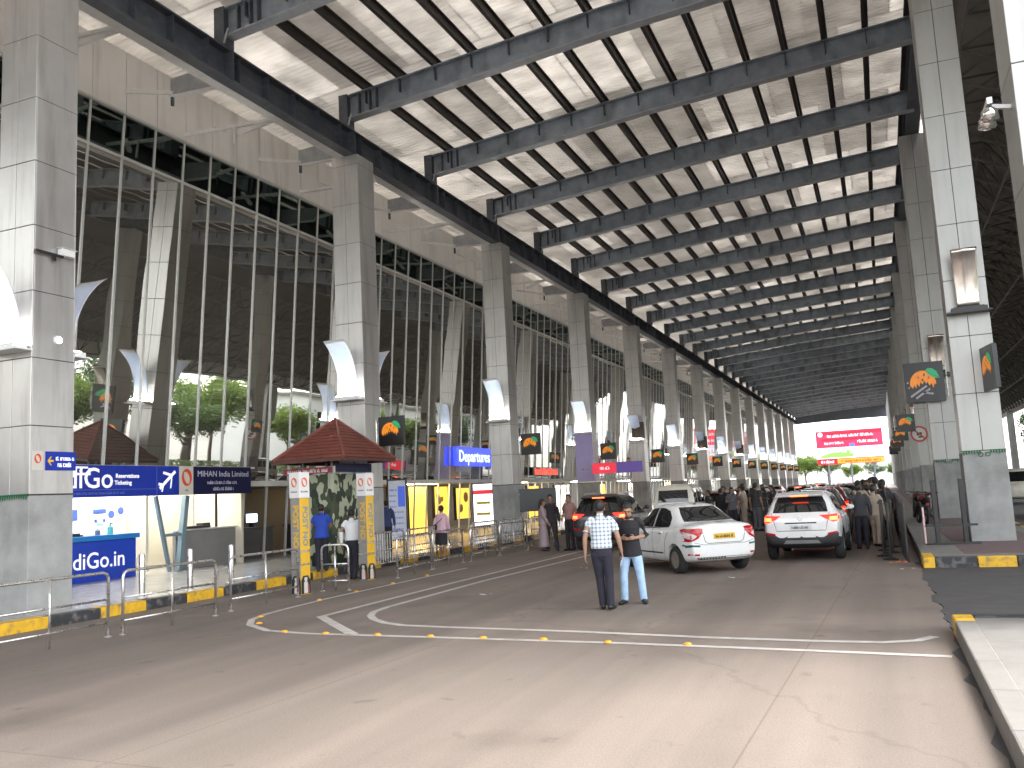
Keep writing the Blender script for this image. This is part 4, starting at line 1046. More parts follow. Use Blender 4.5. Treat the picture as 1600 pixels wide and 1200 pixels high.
clone(t2, 'grey car far down the left lane near the crowd', 'car', M_cargrey, -7.4, 50, 2)
clone(sedan_t, 'white saloon far down the left lane past the crowd', 'car', None, -7.2, 57.5, 0)
clone(suv_t, 'white car with brake lamps far along the middle lane', 'car', None, -4.6, 60, 0)
clone(suv_t, 'black car with brake lamps at the far end of the right lane', 'car', M_carblack, -1.9, 50, 0)
clone(sedan_t, 'white saloon waiting far along the right lane', 'car', None, -2.0, 62, 0)
clone(t2, 'black car on the service lane beyond the platform', 'car', M_carblack, 8.6, 72, 0)
clone(t2, 'white car on the service lane behind the large platform column', 'car', M_carwhite, 6.9, 39.5, 0)
clone(van_t, 'cream van on the service lane far beyond the platform', 'van', None, 7.2, 60, 180)
clone(sedan_t, 'maroon saloon on the service lane reflected in the glass', 'car', M_carred, 8.6, 20, 180)
clone(t2, 'silver car on the service lane reflected in the glass', 'car', M_carsilver, 8.7, 30, 180)
clone(sedan_t, 'white saloon between the cream van and the crowd', 'car', None, -5.2, 46, 2)
clone(suv_t, 'grey SUV with red brake lamps in the far middle lane', 'car', M_cargrey, -4.4, 52, 0)
clone(t2, 'black car close behind the far grey SUV in the right lane', 'car', M_carblack, -1.9, 45, 0)
clone(suv_t, 'silver SUV with brake lamps far along the right lane', 'car', M_carsilver, -1.9, 56, 0)
clone(t2, 'maroon car far down the left lane beyond the white saloon', 'car', M_carred, -7.3, 65, 0)
clone(suv_t, 'white SUV with brake lamps farthest along the middle lane', 'car', None, -4.5, 70, 0)
clone(sedan_t, 'black saloon farthest along the right lane', 'car', M_carblack, -1.9, 70, 0)
# parked motorcycles on the platform
def motorcycle():
    t = bpy.data.objects.new('motorcycle', None); COL.objects.link(t)
    for wy in (0, 1.28):
        bm = B(); lathe(bm, [(.22, -.045), (.29, -.05), (.31, -.02), (.31, .02), (.29, .05), (.22, .045)], 24, 'x', 0, (0, wy, .31), False)
        wh = obj('wheel', bm, M_tyre, t, smooth=True)
        bm = B(); lathe(bm, [(.225, -.03), (.2, -.02), (.2, .02), (.225, .03)], 24, 'x', 0, (0, wy, .31), False)
        for k in range(6): bar(bm, (0, wy, .31), (0, wy + .21 * math.cos(k * PI / 3), .31 + .21 * math.sin(k * PI / 3)), .02, .015)
        obj('rim', bm, M_rim, wh)
    bm = B(); tube(bm, [(0, .62, .80), (0, .75, .86), (0, .95, .88), (0, 1.05, .84)], [.06, .13, .14, .08], 12); obj('tank', bm, M_carred, t, smooth=True)
    bm = B(); tube(bm, [(0, -.12, .84), (0, .1, .83), (0, .4, .78), (0, .64, .80)], [.06, .12, .13, .09], 10); obj('seat', bm, M_blackrubber, t, smooth=True)
    bm = B(); box(bm, -.12, .12, .45, .85, .28, .6); tube(bm, [(.12, .8, .4), (.16, .5, .28), (.16, -.2, .33)], .04, 8); bar(bm, (0, 0, .31), (0, .5, .5), .16, .04); bar(bm, (0, .9, .75), (0, .6, .3), .05, .05)
    obj('engine', bm, M_cladblk, t)
    bm = B(); tube(bm, [(.06, 1.28, .31), (.07, 1.12, .8), (.07, 1.05, 1.0)], .022, 8); tube(bm, [(-.06, 1.28, .31), (-.07, 1.12, .8), (-.07, 1.05, 1.0)], .022, 8)
    tube(bm, [(-.36, .9, 1.05), (-.2, 1.02, 1.02), (.2, 1.02, 1.02), (.36, .9, 1.05)], .015, 8); ball(bm, (0, 1.16, .93), .1, 2)
    obj('fork', bm, M_black, t)
    bm = B(); box(bm, -.05, .05, -.2, -.14, .66, .74); obj('tail_light', bm, M_tail, t)
    return t
mc = motorcycle()
for i, (x, y, a) in enumerate(((1.25, 33.4, 8), (1.3, 35.6, -6), (1.15, 37.9, 4))):
    o = mc if i == 0 else copy_tree(mc); o.location = (x, y, .205); o.rotation_euler = (0, R(6), R(a))
    tag(o, 'dark motorcycle parked on the platform edge, %s along the row' % ordn(i), 'motorcycle', 'motorcycles parked on the platform')
# ================================================================== PEOPLE
M_skin = mat('brown_skin', (.26, .145, .09), .55, 0, .06, 20)
M_skin2 = mat('light_brown_skin', (.36, .21, .14), .55, 0, .06, 20)
M_hair = mat('black_hair', (.012, .010, .009), .5, 0, .3, 60, .4, 120)
M_eye = mat('dark_eye', (.02, .015, .012), .2, var=0)
M_lip = mat('lip', (.22, .09, .07), .5, var=.05)
M_shoe = mat('black_shoe', (.015, .014, .014), .35, 0, .2, 20)
def cloth(name, col, var=.1): return mat(name, col, .85, 0, var, 7, .25, 26)
def rtube(bm, pts, rx, ry=None, seg=14, side=None, dome=((.7, .6), (.7, .6))):
    """closed tube with elliptical rings and domed ends"""
    pts = [Vector(p) for p in pts]; n = len(pts); ry = ry or rx
    tx = [(pts[0] - (pts[1] - pts[0]).normalized() * min(rx[0], ry[0]) * dome[0][0], rx[0] * dome[0][1], ry[0] * dome[0][1])] + [(p, a, b) for p, a, b in zip(pts, rx, ry)] + [(pts[-1] + (pts[-1] - pts[-2]).normalized() * min(rx[-1], ry[-1]) * dome[1][0], rx[-1] * dome[1][1], ry[-1] * dome[1][1])]
    rings = []; m_ = len(tx)
    for i, (p, a, b) in enumerate(tx):
        d = (tx[min(i + 1, m_ - 1)][0] - tx[max(i - 1, 0)][0]).normalized()
        s = Vector(side) if side is not None else ring_frame(d)[0]
        s = (s - d * s.dot(d)).normalized(); u = s.cross(d).normalized()
        rings.append([bm.verts.new(p + s * math.cos(2 * PI * k / seg) * a + u * math.sin(2 * PI * k / seg) * b) for k in range(seg)])
    fs = []
    for a, b in zip(rings, rings[1:]):
        for k in range(seg): fs.append(bm.faces.new((a[k], a[(k + 1) % seg], b[(k + 1) % seg], b[k])))
    fs.append(bm.faces.new(list(reversed(rings[0])))); fs.append(bm.faces.new(rings[-1]))
    bmesh.ops.recalc_face_normals(bm, faces=fs)
def remesh(name, bm, vox, smooth, m, parent):
    me = bpy.data.meshes.new('r'); bm.to_mesh(me); bm.free()
    o = bpy.data.objects.new('r', me); COL.objects.link(o)
    md = o.modifiers.new('r', 'REMESH'); md.mode = 'VOXEL'; md.voxel_size = vox; md.use_smooth_shade = True
    if smooth:
        ms = o.modifiers.new('s', 'SMOOTH'); ms.factor = .5; ms.iterations = smooth
    dg = bpy.context.evaluated_depsgraph_get(); r = bpy.data.meshes.new_from_object(o.evaluated_get(dg)); bpy.data.objects.remove(o)
    r.name = name; r.materials.clear()
    for q in (m if isinstance(m, (list, tuple)) else [m]): r.materials.append(q)
    r.polygons.foreach_set('use_smooth', [True] * len(r.polygons))
    o = bpy.data.objects.new(name, r); COL.objects.link(o); o.parent = parent
    return o
def vadd(*v): return Vector([sum(c) for c in zip(*v)])
def person(label, pose, shirt, trouser, loc, face, group=None, fine=False, skin=None, female=False, sleeves='half', hair='short', loose=0., H=1.72, shirt_len=.86, skirt=None, name='person', extra=None):
    """stands at the origin facing +y; pose gives elbow/wrist/knee/ankle offsets"""
    skin = skin or M_skin
    t = thing(name, label, 'person', loc, R(face), group); s = H / 1.72
    t.scale = (s, s, s)
    sh = .185 if not female else .165
    lean = pose.get('lean', 0); tw = pose.get('shift', 0)
    hipc = Vector((tw, 0, .93)); chest = Vector((tw * .6, lean * .5, 1.28)); neck = Vector((tw * .4, lean * .8, 1.46))
    hd = Vector(pose.get('head', (0, .02, 1.605))) + Vector((tw * .3, lean, 0))
    S = {1: chest + Vector((sh, -.01, .125)), -1: chest + Vector((-sh, -.01, .125))}
    E = {}; Wr = {}; K = {}; A = {}
    for sg, k in ((1, 'r'), (-1, 'l')):
        E[sg] = S[sg] + Vector(pose.get('e' + k, (.06 * sg, -.03, -.29))); Wr[sg] = E[sg] + Vector(pose.get('w' + k, (.02 * sg, .06, -.25)))
        hp = hipc + Vector((.09 * sg, 0, -.02)); A[sg] = Vector(pose.get('a' + k, (.10 * sg, 0, .075)))
        mid = (hp + A[sg]) / 2; K[sg] = Vector(pose.get('k' + k, tuple(mid + Vector((0, .025, .0)))))
    up = Vector((0, 0, 1))
    bm = B()
    # torso, neck, head
    wz = .88 if female else 1
    rtube(bm, [hipc + up * -.06, hipc + up * .03, hipc.lerp(chest, .45), chest, chest + up * .11, neck - up * .03], [.145, .155, .135 * wz, .16 * wz, .155 * wz, .075], [.10, .105, .09, .105, .09, .07], 18, (1, 0, 0))
    rtube(bm, [neck - up * .05, neck + up * .02, hd - up * .06], [.062, .056, .056], [.06, .056, .056], 12, (1, 0, 0))
    hf = Vector(pose.get('look', (0, 1, 0))).normalized(); hr = hf.cross(up).normalized(); hu = hr.cross(hf).normalized()
    HM = Matrix((hr, hf, hu)).transposed().to_4x4(); HM.translation = hd
    def hb(c, r, sc): 
        n0 = len(bm.verts); bmesh.ops.create_icosphere(bm, subdivisions=3, radius=1, matrix=HM @ Matrix.Translation(c) @ Matrix.Diagonal((r * sc[0], r * sc[1], r * sc[2], 1)))
    hb((0, -.005, .025), .1, (.76, .93, .92)); hb((0, .02, -.05), .07, (.82, .93, 1.0)); hb((0, .035, -.09), .045, (.8, .8, .6))
    hb((0, .098, -.012), .018, (.75, .9, 1.5)); hb((0, .085, .03), .03, (1.6, .5, .35)); hb((0, .083, -.062), .022, (1.2, .6, .5))
    for sg in (1, -1): hb((.076 * sg, -.005, -.012), .03, (.35, .7, 1.1))
    # limbs
    for sg in (1, -1):
        a, b, c = S[sg], E[sg], Wr[sg]
        rtube(bm, [a + Vector((-.03 * sg, 0, .0)), a.lerp(b, .35), b, b.lerp(c, .3), c], [.054, .047, .037, .039, .025], None, 12)
        hp = hipc + Vector((.085 * sg, 0, -.04))
        rtube(bm, [hp, hp.lerp(K[sg], .4), K[sg], K[sg].lerp(A[sg], .3), A[sg]], [.088, .078, .055, .055, .037], None, 14)
        ft = Vector(pose.get('f' + ('r' if sg > 0 else 'l'), (.15 * sg, 1, 0))).normalized()
        rtube(bm, [A[sg] - ft * .03 + up * -.03, A[sg] + ft * .06 - up * .035, A[sg] + ft * .15 - up * .045], [.036, .04, .034], [.03, .03, .022], 10, Vector((ft.y, -ft.x, 0)))
        # hand
        d = (c - b).normalized(); d = (d * .8 + Vector(pose.get('hd' + ('r' if sg > 0 else 'l'), tuple(d)))).normalized()
        side = Vector(pose.get('hs' + ('r' if sg > 0 else 'l'), (0, 1, 0))); side = (side - d * side.dot(d)).normalized(); pn = d.cross(side).normalized()
        curl = pose.get('curl' + ('r' if sg > 0 else 'l'), .5); cd = Vector(pose.get('cd' + ('r' if sg > 0 else 'l'), (-sg, 0, 0))); cd = (cd - d * cd.dot(d)).normalized()
        rtube(bm, [c, c + d * .04, c + d * .085], [.026, .038, .038], [.018, .015, .013], 10, side)
        for i, (o, ln) in enumerate(((.031, .066), (.0105, .076), (-.0105, .071), (-.031, .055))):
            p0 = c + d * .085 + side * o; d1 = (d + cd * curl * .6).normalized(); d2 = (d + cd * curl * 1.8).normalized()
            rtube(bm, [p0, p0 + d1 * ln * .5, p0 + d1 * ln * .5 + d2 * ln * .5], [.0098, .0092, .0082] if fine else [.011, .011, .010], None, 8)
        p0 = c + d * .025 + side * .03
        rtube(bm, [p0, p0 + (d * .6 + side * .7).normalized() * .04, p0 + (d * .6 + side * .7).normalized() * .04 + (d + cd * .5 * curl).normalized() * .032], [.013, .011, .009], None, 8)
    body = remesh('body', bm, .0065 if fine else .011, 3 if fine else 2, [skin, M_lip], t)
    Hi = HM.inverted()
    for p in body.data.polygons:
        q = Hi @ p.center
        if abs(q.x) < .024 and -.070 < q.z < -.056 and q.y > .075: p.material_index = 1
    for sg in (1, -1):
        bm = B(); bmesh.ops.create_icosphere(bm, subdivisions=2, radius=1, matrix=HM @ Matrix.Translation((.031 * sg, .078, .005)) @ Matrix.Diagonal((.013, .012, .009, 1))); obj('eye', bm, M_eye, body, smooth=True)
    # hair
    bm = B(); bmesh.ops.create_icosphere(bm, subdivisions=4, radius=1, matrix=Matrix.Translation((0, -.012, .03)) @ Matrix.Diagonal((.086, .104, .103, 1)))
    dl = [v for v in bm.verts if (v.co.y > .045 and v.co.z < .062 + (.15 if False else 0)) or (v.co.z < -.01 and v.co.y > -.02) or (v.co.z < (-.07 if not female else -.08)) or (v.co.y > .02 and v.co.z < .03)]
    bmesh.ops.delete(bm, geom=dl, context='VERTS')
    rr = random.Random(len(label))
    for v in bm.verts: v.co += v.co.normalized() * rr.uniform(-.002, .005)
    if hair == 'long': rtube(bm, [(0, -.09, .0), (0, -.115, -.1), (0, -.12, -.25), (0, -.12, -.38)], [.05, .045, .035, .012], None, 10)
    if hair == 'bun': ball(bm, (0, -.115, -.01), .045, 2)
    bm.transform(HM)
    ho = obj('hair', bm, M_hair, t, smooth=True)
    md = ho.modifiers.new('so', 'SOLIDIFY'); md.thickness = .012; md.offset = -1
    # shirt
    bm = B(); g = .016 + loose; zl = shirt_len
    hw = .155 if zl >= .95 else .178
    rtube(bm, [Vector((hipc.x, hipc.y, zl)), Vector((hipc.x, hipc.y, zl + .05)), hipc + up * .03 if zl < .95 else Vector((hipc.x, 0, zl + .06)), hipc.lerp(chest, .45), chest, chest + up * .11, neck - up * .035], [hw + g, hw + g * .9, .160 + g, .145 + g, .165 + g, .155 + g, .068], [.108 + g + (.016 if zl < .95 else 0), .112 + g + (.012 if zl < .95 else 0), .112 + g, .102 + g, .112 + g, .098 + g, .066], 20, (1, 0, 0), ((.05, .97), (.7, .6)))
    for sg in (1, -1):
        a, b, c = S[sg], E[sg], Wr[sg]
        pts = [a + Vector((-.05 * sg, 0, .005)), a.lerp(b, .3), a.lerp(b, .62)]; rd = [.066, .064, .064]
        if sleeves == 'full': pts = pts[:2] + [b, b.lerp(c, .4), b.lerp(c, .93)]; rd = [.066, .062, .053, .05, .038]
        elif sleeves == 'elbow': pts = pts[:2] + [b, b.lerp(c, .25)]; rd = [.066, .063, .055, .053]
        rtube(bm, pts, [q + loose * .5 for q in rd], None, 14, None, ((.7, .6), (.05, .97)))
    # collar
    rtube(bm, [neck - up * .045, neck + up * .01 + Vector((0, -.01, 0))], [.074, .070], [.072, .066], 16, (1, 0, 0))
    remesh('shirt', bm, .009 if fine else .014, 2, shirt, t)
    # trousers
    bm = B()
    if skirt is None:
        rtube(bm, [hipc + up * -.09, hipc + up * -.02, hipc + up * .07], [.158, .162, .155], [.112, .114, .108], 18, (1, 0, 0))
        for sg in (1, -1):
            hp = hipc + Vector((.085 * sg, 0, -.05)); a_ = A[sg] + up * -.015
            rtube(bm, [hp, hp.lerp(K[sg], .45), K[sg], K[sg].lerp(a_, .45), a_], [.098, .09, .071, .067, .064], None, 14, None, ((.7, .6), (.05, .97)))
    else:
        rtube(bm, [Vector((hipc.x, 0, skirt)), Vector((hipc.x, 0, (skirt + .9) / 2)), hipc + up * .06], [.27, .22, .165], [.2, .17, .12], 20, (1, 0, 0), ((.05, .97), (.7, .6)))
    remesh('trousers' if skirt is None else 'skirt', bm, .010 if fine else .014, 2, trouser, t)
    for sg in (1, -1):
        ft = Vector(pose.get('f' + ('r' if sg > 0 else 'l'), (.15 * sg, 1, 0))).normalized(); sd = Vector((ft.y, -ft.x, 0))
        bm = B(); rtube(bm, [A[sg] - ft * .055 - up * .03, A[sg] - ft * .0 - up * .02, A[sg] + ft * .09 - up * .035, A[sg] + ft * .19 - up * .045], [.042, .048, .048, .034], [.04, .045, .036, .024], 12, sd)
        bm2 = remesh('shoe', bm, .010, 2, M_shoe, t)
        lo = min(v.co.z for v in bm2.data.vertices)
        for v in bm2.data.vertices:
            if v.co.z < .012: v.co.z = max(0.0, v.co.z * .3)
    if extra: extra(t, dict(E=E, W=Wr, S=S, hip=hipc, head=hd, chest=chest, HM=HM))
    return t
def check_cloth():
    m = bpy.data.materials.new('white_check_cotton'); m.use_nodes = True; N, L, b = nodes(m)
    b.inputs['Roughness'].default_value = .85
    tc = N.new('ShaderNodeTexCoord'); sx = N.new('ShaderNodeSeparateXYZ'); L.new(tc.outputs['Object'], sx.inputs[0])
    def stripes(axis, per, lo):
        mu = N.new('ShaderNodeMath'); mu.operation = 'MULTIPLY'; mu.inputs[1].default_value = 1 / per; L.new(sx.outputs[axis], mu.inputs[0])
        fr = N.new('ShaderNodeMath'); fr.operation = 'FRACT'; L.new(mu.outputs[0], fr.inputs[0])
        gt = N.new('ShaderNodeMath'); gt.operation = 'GREATER_THAN'; gt.inputs[1].default_value = lo; L.new(fr.outputs[0], gt.inputs[0]); return gt
    a, c = stripes('X', .062, .62), stripes('Z', .062, .62)
    ad = N.new('ShaderNodeMath'); ad.operation = 'ADD'; L.new(a.outputs[0], ad.inputs[0]); L.new(c.outputs[0], ad.inputs[1])
    r = N.new('ShaderNodeValToRGB'); r.color_ramp.elements[0].color = (.70, .73, .76, 1); r.color_ramp.elements[1].color = (.16, .21, .27, 1)
    e = r.color_ramp.elements.new(.5); e.color = (.42, .48, .54, 1)
    dv = N.new('ShaderNodeMath'); dv.operation = 'MULTIPLY'; dv.inputs[1].default_value = .5; L.new(ad.outputs[0], dv.inputs[0]); L.new(dv.outputs[0], r.inputs['Fac']); L.new(r.outputs[0], b.inputs['Base Color'])
    n = N.new('ShaderNodeTexNoise'); n.inputs['Scale'].default_value = 14; bp = N.new('ShaderNodeBump'); bp.inputs['Strength'].default_value = .5; bp.inputs['Distance'].default_value = .02
    L.new(tc.outputs['Object'], n.inputs['Vector']); L.new(n.outputs['Fac'], bp.inputs['Height']); L.new(bp.outputs[0], b.inputs['Normal'])
    return m
def jeans():
    m = cloth('pale_blue_denim', (.38, .54, .74), .22); return m
C_navy = cloth('dark_navy_trousers', (.018, .017, .028)); C_black = cloth('black_shirt', (.017, .016, .020)); C_white = cloth('white_shirt', (.72, .72, .74), .05)
C_blue = cloth('royal_blue_shirt', (.02, .06, .38)); C_pink = cloth('pale_pink_shirt', (.55, .36, .42)); C_brown = cloth('dusty_brown_shirt', (.27, .17, .15)); C_mauve = cloth('mauve_kurta', (.30, .24, .25))
C_grey = cloth('grey_trousers', (.10, .10, .11)); C_beige = cloth('beige_cotton', (.38, .31, .24)); C_red = cloth('red_shirt', (.42, .02, .04)); C_teal = cloth('teal_cloth', (.03, .2, .2)); C_dk = cloth('charcoal_cloth', (.04, .04, .045))
def phone_prop(t, J):
    p = (J['W'][1] + J['W'][-1]) / 2 + Vector((0, .06, .035))
    bm = B(); M = Matrix.Translation(p) @ Matrix.Rotation(R(-35), 4, 'X'); box(bm, -.036, .036, -.004, .004, -.07, .07, 0, M)
    o = obj('phone', bm, M_black, None, bevel=.003); o.matrix_world = t.matrix_basis
    tag(o, 'dark mobile phone held by the man in the black shirt', 'phone')
def paper_prop(t, J):
    p = J['W'][1] + Vector((.0, .02, -.13)); bm = B(); M = Matrix.Translation(p) @ Matrix.Rotation(R(20), 4, 'Y'); box(bm, -.004, .004, -.05, .05, -.1, .05, 0, M)
    o = obj('paper', bm, C_white, None); o.matrix_world = t.matrix_basis; tag(o, 'folded white paper in the hand of the man in the check shirt', 'paper')
# the two men in the foreground
person('man seen from behind in white check shirt and dark trousers', dict(
    el=(-.075, -.02, -.285), wl=(-.01, .04, -.25), er=(.085, -.01, -.285), wr=(.04, .08, -.235), al=(-.035, .06, .075), ar=(.085, -.05, .075), kl=(-.065, .07, .50), kr=(.085, .0, .5), fl=(-.1, 1, 0), fr=(.35, 1, 0), shift=-.01, head=(0, .035, 1.60), look=(.05, 1, -.18), curlr=1.0, curll=.7),
    check_cloth(), C_navy, (-4.29, 13.98, .003), 15, fine=True, skin=M_skin2, shirt_len=.965, H=1.74, extra=paper_prop)
person('man in black shirt and pale blue jeans looking at his phone', dict(
    el=(-.10, -.06, -.265), wl=(.17, .20, -.03), er=(.10, -.06, -.265), wr=(-.17, .20, -.03), al=(-.17, -.02, .075), ar=(.15, .03, .075), kl=(-.145, .03, .5), kr=(.135, .05, .5), fl=(-.35, 1, 0), fr=(.3, 1, 0), head=(0, .055, 1.585), look=(0, 1, -.45), hdl=(1, .3, .1), hdr=(-1, .3, .1), hsl=(0, .3, 1), hsr=(0, .3, 1), cdl=(0, -1, .2), cdr=(0, -1, .2), curll=1, curlr=1),
    C_black, jeans(), (-4.02, 14.72, .003), 186, fine=True, skin=M_skin2, sleeves='elbow', shirt_len=.80, H=1.68, extra=phone_prop)
# by the guard kiosk
person('man in royal blue shirt leaning at the camouflage guard post', dict(lean=.10, el=(-.05, .12, -.25), wl=(.05, .2, .02), er=(.05, .1, -.26), wr=(-.04, .2, .02), head=(0, .06, 1.59), look=(.2, 1, -.2)),
    C_blue, C_navy, (-13.55, 19.55, .19), 35, skin=M_skin, H=1.72)
person('man in white shirt walking up to the guard post', dict(al=(-.08, .14, .075), ar=(.08, -.16, .085), kl=(-.08, .14, .5), kr=(.08, -.02, .49), el=(-.07, -.08, -.27), wl=(-.0, .06, -.25), er=(.07, .06, -.28), wr=(.01, .14, -.2)),
    C_white, C_navy, (-12.5, 19.35, .003), 20, skin=M_skin, sleeves='full', shirt_len=.96, H=1.74)
def bag_prop(t, J):
    bm = B(); p = J['hip'] + Vector((-.2, -.02, .12)); ball(bm, p, .14, 2, (.55, 1.0, .8)); tube(bm, [p + Vector((0, .05, .08)), J['chest'] + Vector((-.02, .15, .0)), J['S'][1] + Vector((-.06, .0, .075)), J['chest'] + Vector((.02, -.15, .0)), p + Vector((0, -.05, .08))], .012, 6)
    o = obj('shoulder_bag', bm, M_black, None, smooth=True); o.matrix_world = t.matrix_basis @ Matrix.Diagonal((1, 1, 1, 1)); tag(o, 'black bag hanging at the side of the person in pale pink', 'bag')
person('person in pale pink shirt and black skirt walking along the railing', dict(al=(-.08, .10, .075), ar=(.08, -.1, .08), kl=(-.08, .1, .5), kr=(.08, 0, .5)), C_pink, C_black, (-12.75, 24.8, .003), 12, skin=M_skin, female=True, sleeves='full', hair='bun', skirt=.52, H=1.68, extra=bag_prop)
person('person in dark blue standing by the white poster board', dict(), cloth('dark_blue_shirt', (.03, .045, .12)), C_navy, (-15.6, 26.3, .19), 30, skin=M_skin, H=1.74, sleeves='full')
# three people at the dark screen
person('woman in loose mauve kurta beside the black screen', dict(er=(.05, .06, -.27), wr=(-.02, .12, -.2)), C_mauve, C_mauve, (-10.6, 28.0, .003), -70, female=True, sleeves='full', hair='long', skirt=.14, loose=.02, H=1.7)
person('tall man in black shirt with one leg stepped forward near the black SUV', dict(al=(-.16, .12, .075), ar=(.14, -.16, .08), kl=(-.12, .12, .5), kr=(.12, -.02, .5), lean=-.04), C_black, C_black, (-10.35, 28.1, .003), 200, sleeves='full', H=1.84)
person('man in dusty brown shirt and black trousers near the black SUV', dict(er=(.09, -.06, -.27), wr=(-.06, .16, -.16)), C_brown, C_black, (-9.65, 28.0, .003), 165, H=1.82, shirt_len=.96)
# crowd by the cars further on and the queue on the right
pr_ = random.Random(5)
shirts = [C_dk, C_black, C_grey, C_beige, C_white, C_navy, C_brown, C_teal]
protos = []
crowd = [(-6.45, 35.8, 'charcoal', 0, 120), (-6.1, 36.6, 'black', 1, -40), (-5.6, 36.2, 'grey', 2, 200), (-5.35, 37.6, 'beige', 3, 80), (-6.3, 38.6, 'dark blue', 5, 150), (-5.0, 38.4, 'black', 1, 10), (-5.7, 40.0, 'white', 4, -100), (-4.9, 40.6, 'charcoal', 0, 45), (-6.2, 42.5, 'brown', 6, 190), (-5.6, 43.5, 'grey', 2, -20), (-6.7, 37.2, 'black', 1, 70), (-4.7, 36.4, 'charcoal', 0, -30), (-4.4, 39.4, 'dark blue', 5, 100), (-6.0, 45.2, 'black', 1, 30), (-6.6, 40.6, 'grey', 2, 0), (-5.1, 42.0, 'charcoal', 0, 160)]
queue = [(-.62, 25.8, 'charcoal', 0, 10), (-.28, 26.6, 'beige', 3, -15), (-.66, 27.6, 'beige', 3, 30), (-.25, 28.2, 'grey', 2, 0), (-.6, 29.3, 'brown', 6, -30), (-.2, 30.0, 'white', 4, 15), (-.5, 31.2, 'dark blue', 5, 180), (-.05, 31.6, 'red', 8, 20), (-.45, 33.0, 'white', 4, 200), (-.1, 34.2, 'teal', 7, 10), (-.4, 35.6, 'black', 1, -60), (.0, 37.0, 'white', 4, 170), (-.5, 39.0, 'charcoal', 0, 20), (-.05, 27.4, 'black', 1, 20), (-.45, 28.6, 'dark blue', 5, -10), (.0, 29.2, 'charcoal', 0, 30), (-.75, 30.4, 'black', 1, 190), (-.1, 33.0, 'dark blue', 5, 0), (-.65, 34.4, 'grey', 2, 15), (-.2, 38.2, 'black', 1, 10), (-.6, 41.2, 'brown', 6, 0), (.0, 42.6, 'charcoal', 0, 180), (-.4, 44.0, 'black', 1, 0)]
shirts.append(C_red)
poses = [dict(), dict(al=(-.09, .12, .075), ar=(.09, -.12, .08), kl=(-.08, .12, .5), kr=(.08, .0, .5)), dict(er=(.07, .08, -.26), wr=(-.1, .2, .05), look=(-.2, 1, -.2)), dict(el=(-.1, -.08, -.26), wl=(.05, .18, -.1), look=(.4, 1, 0))]
for lst, where, grp in ((crowd, 'in the crowd beyond the white taxi', 'people in the crowd beyond the taxi'), (queue, 'in the queue beside the white SUV', 'people queueing by the platform')):
    for i, (x, y, cn, si, a) in enumerate(lst):
        lab = 'person in %s clothes %s, %s from the camera' % (cn, where, ordn(i))
        if len(protos) < 5:
            female = len(protos) % 3 == 2
            p = person(lab, poses[len(protos) % 4], shirts[si], [C_navy, C_dk, C_black, C_beige, C_grey][len(protos)], (x, y, .003), a, grp, female=female, sleeves='full' if len(protos) % 2 else 'half', hair='long' if female else 'short', H=1.7 + .03 * len(protos))
            protos.append(p)
        else:
            p = copy_tree(protos[(i * 3 + len(lst)) % 5]); p.location = (x, y, .003); p.rotation_euler = (0, 0, R(a)); tag(p, lab, 'person', grp)
            q = pr_.uniform(.95, 1.05); p.scale = [v * q for v in p.scale]
            for ch in p.children:
                if ch.name.startswith('shirt'): ch.material_slots[0].link = 'OBJECT'; ch.material_slots[0].material = shirts[si]
                if ch.name.startswith('trousers') or ch.name.startswith('skirt'): ch.material_slots[0].link = 'OBJECT'; ch.material_slots[0].material = pr_.choice([C_navy, C_dk, C_black, C_grey, C_beige])
# ================================================================== GUARD KIOSK
kx, ky = -14.75, 22.1
t = thing('guard_kiosk', 'small guard kiosk with brown pyramid tiled roof and camouflage cloth walls', 'kiosk', (kx, ky, .18))
Ki = Matrix.Translation((-kx, -ky, -.18))
def kobj(n, bm, m, **k): o = obj(n, bm, m, t, **k); o.matrix_parent_inverse = Ki; return o
ax, ay, ez, az = 1.18, 1.42, 3.17, 4.36
bm = B()
M_rtile = mat('brown_roof_tile', (.21, .065, .048), .55, 0, .25, 4, stains=((.07, .03, .025), 2, .6))
for (c0, c1) in (((-1, -1), (1, -1)), ((1, -1), (1, 1)), ((1, 1), (-1, 1)), ((-1, 1), (-1, -1))):
    p0, p1 = Vector((kx + c0[0] * ax, ky + c0[1] * ay, ez)), Vector((kx + c1[0] * ax, ky + c1[1] * ay, ez)); ap = Vector((kx, ky, az))
    n = 12
    nrm = (p1 - p0).cross(ap - p0).normalized()
    if nrm.z < 0: nrm = -nrm
    for k in range(n):
        ta, tb = k / n, min(1, (k + 1.25) / n)
        a0, a1, b0, b1 = p0.lerp(ap, ta), p1.lerp(ap, ta), p0.lerp(ap, tb), p1.lerp(ap, tb)
        cols = max(1, int((a1 - a0).length / .22))
        for j in range(cols):
            q0, q1 = a0.lerp(a1, j / cols), a0.lerp(a1, (j + .94) / cols); r0, r1 = b0.lerp(b1, j / cols), b0.lerp(b1, (j + .94) / cols)
            lift = .032; vs = [q0 + nrm * lift, q1 + nrm * lift, r1 + nrm * .002, r0 + nrm * .002, q0, q1]
            v = [bm.verts.new(p) for p in vs]; bm.faces.new(v[:4]); bm.faces.new((v[4], v[5], v[1], v[0]))
    v = [bm.verts.new(p) for p in (p0, p1, ap)]; bm.faces.new(v)
    tube(bm, [p0 + nrm * .02, ap + Vector((0, 0, .03))], .045, 8)
bmesh.ops.recalc_face_normals(bm, faces=bm.faces)
kobj('roof', bm, M_rtile)
bm = B()
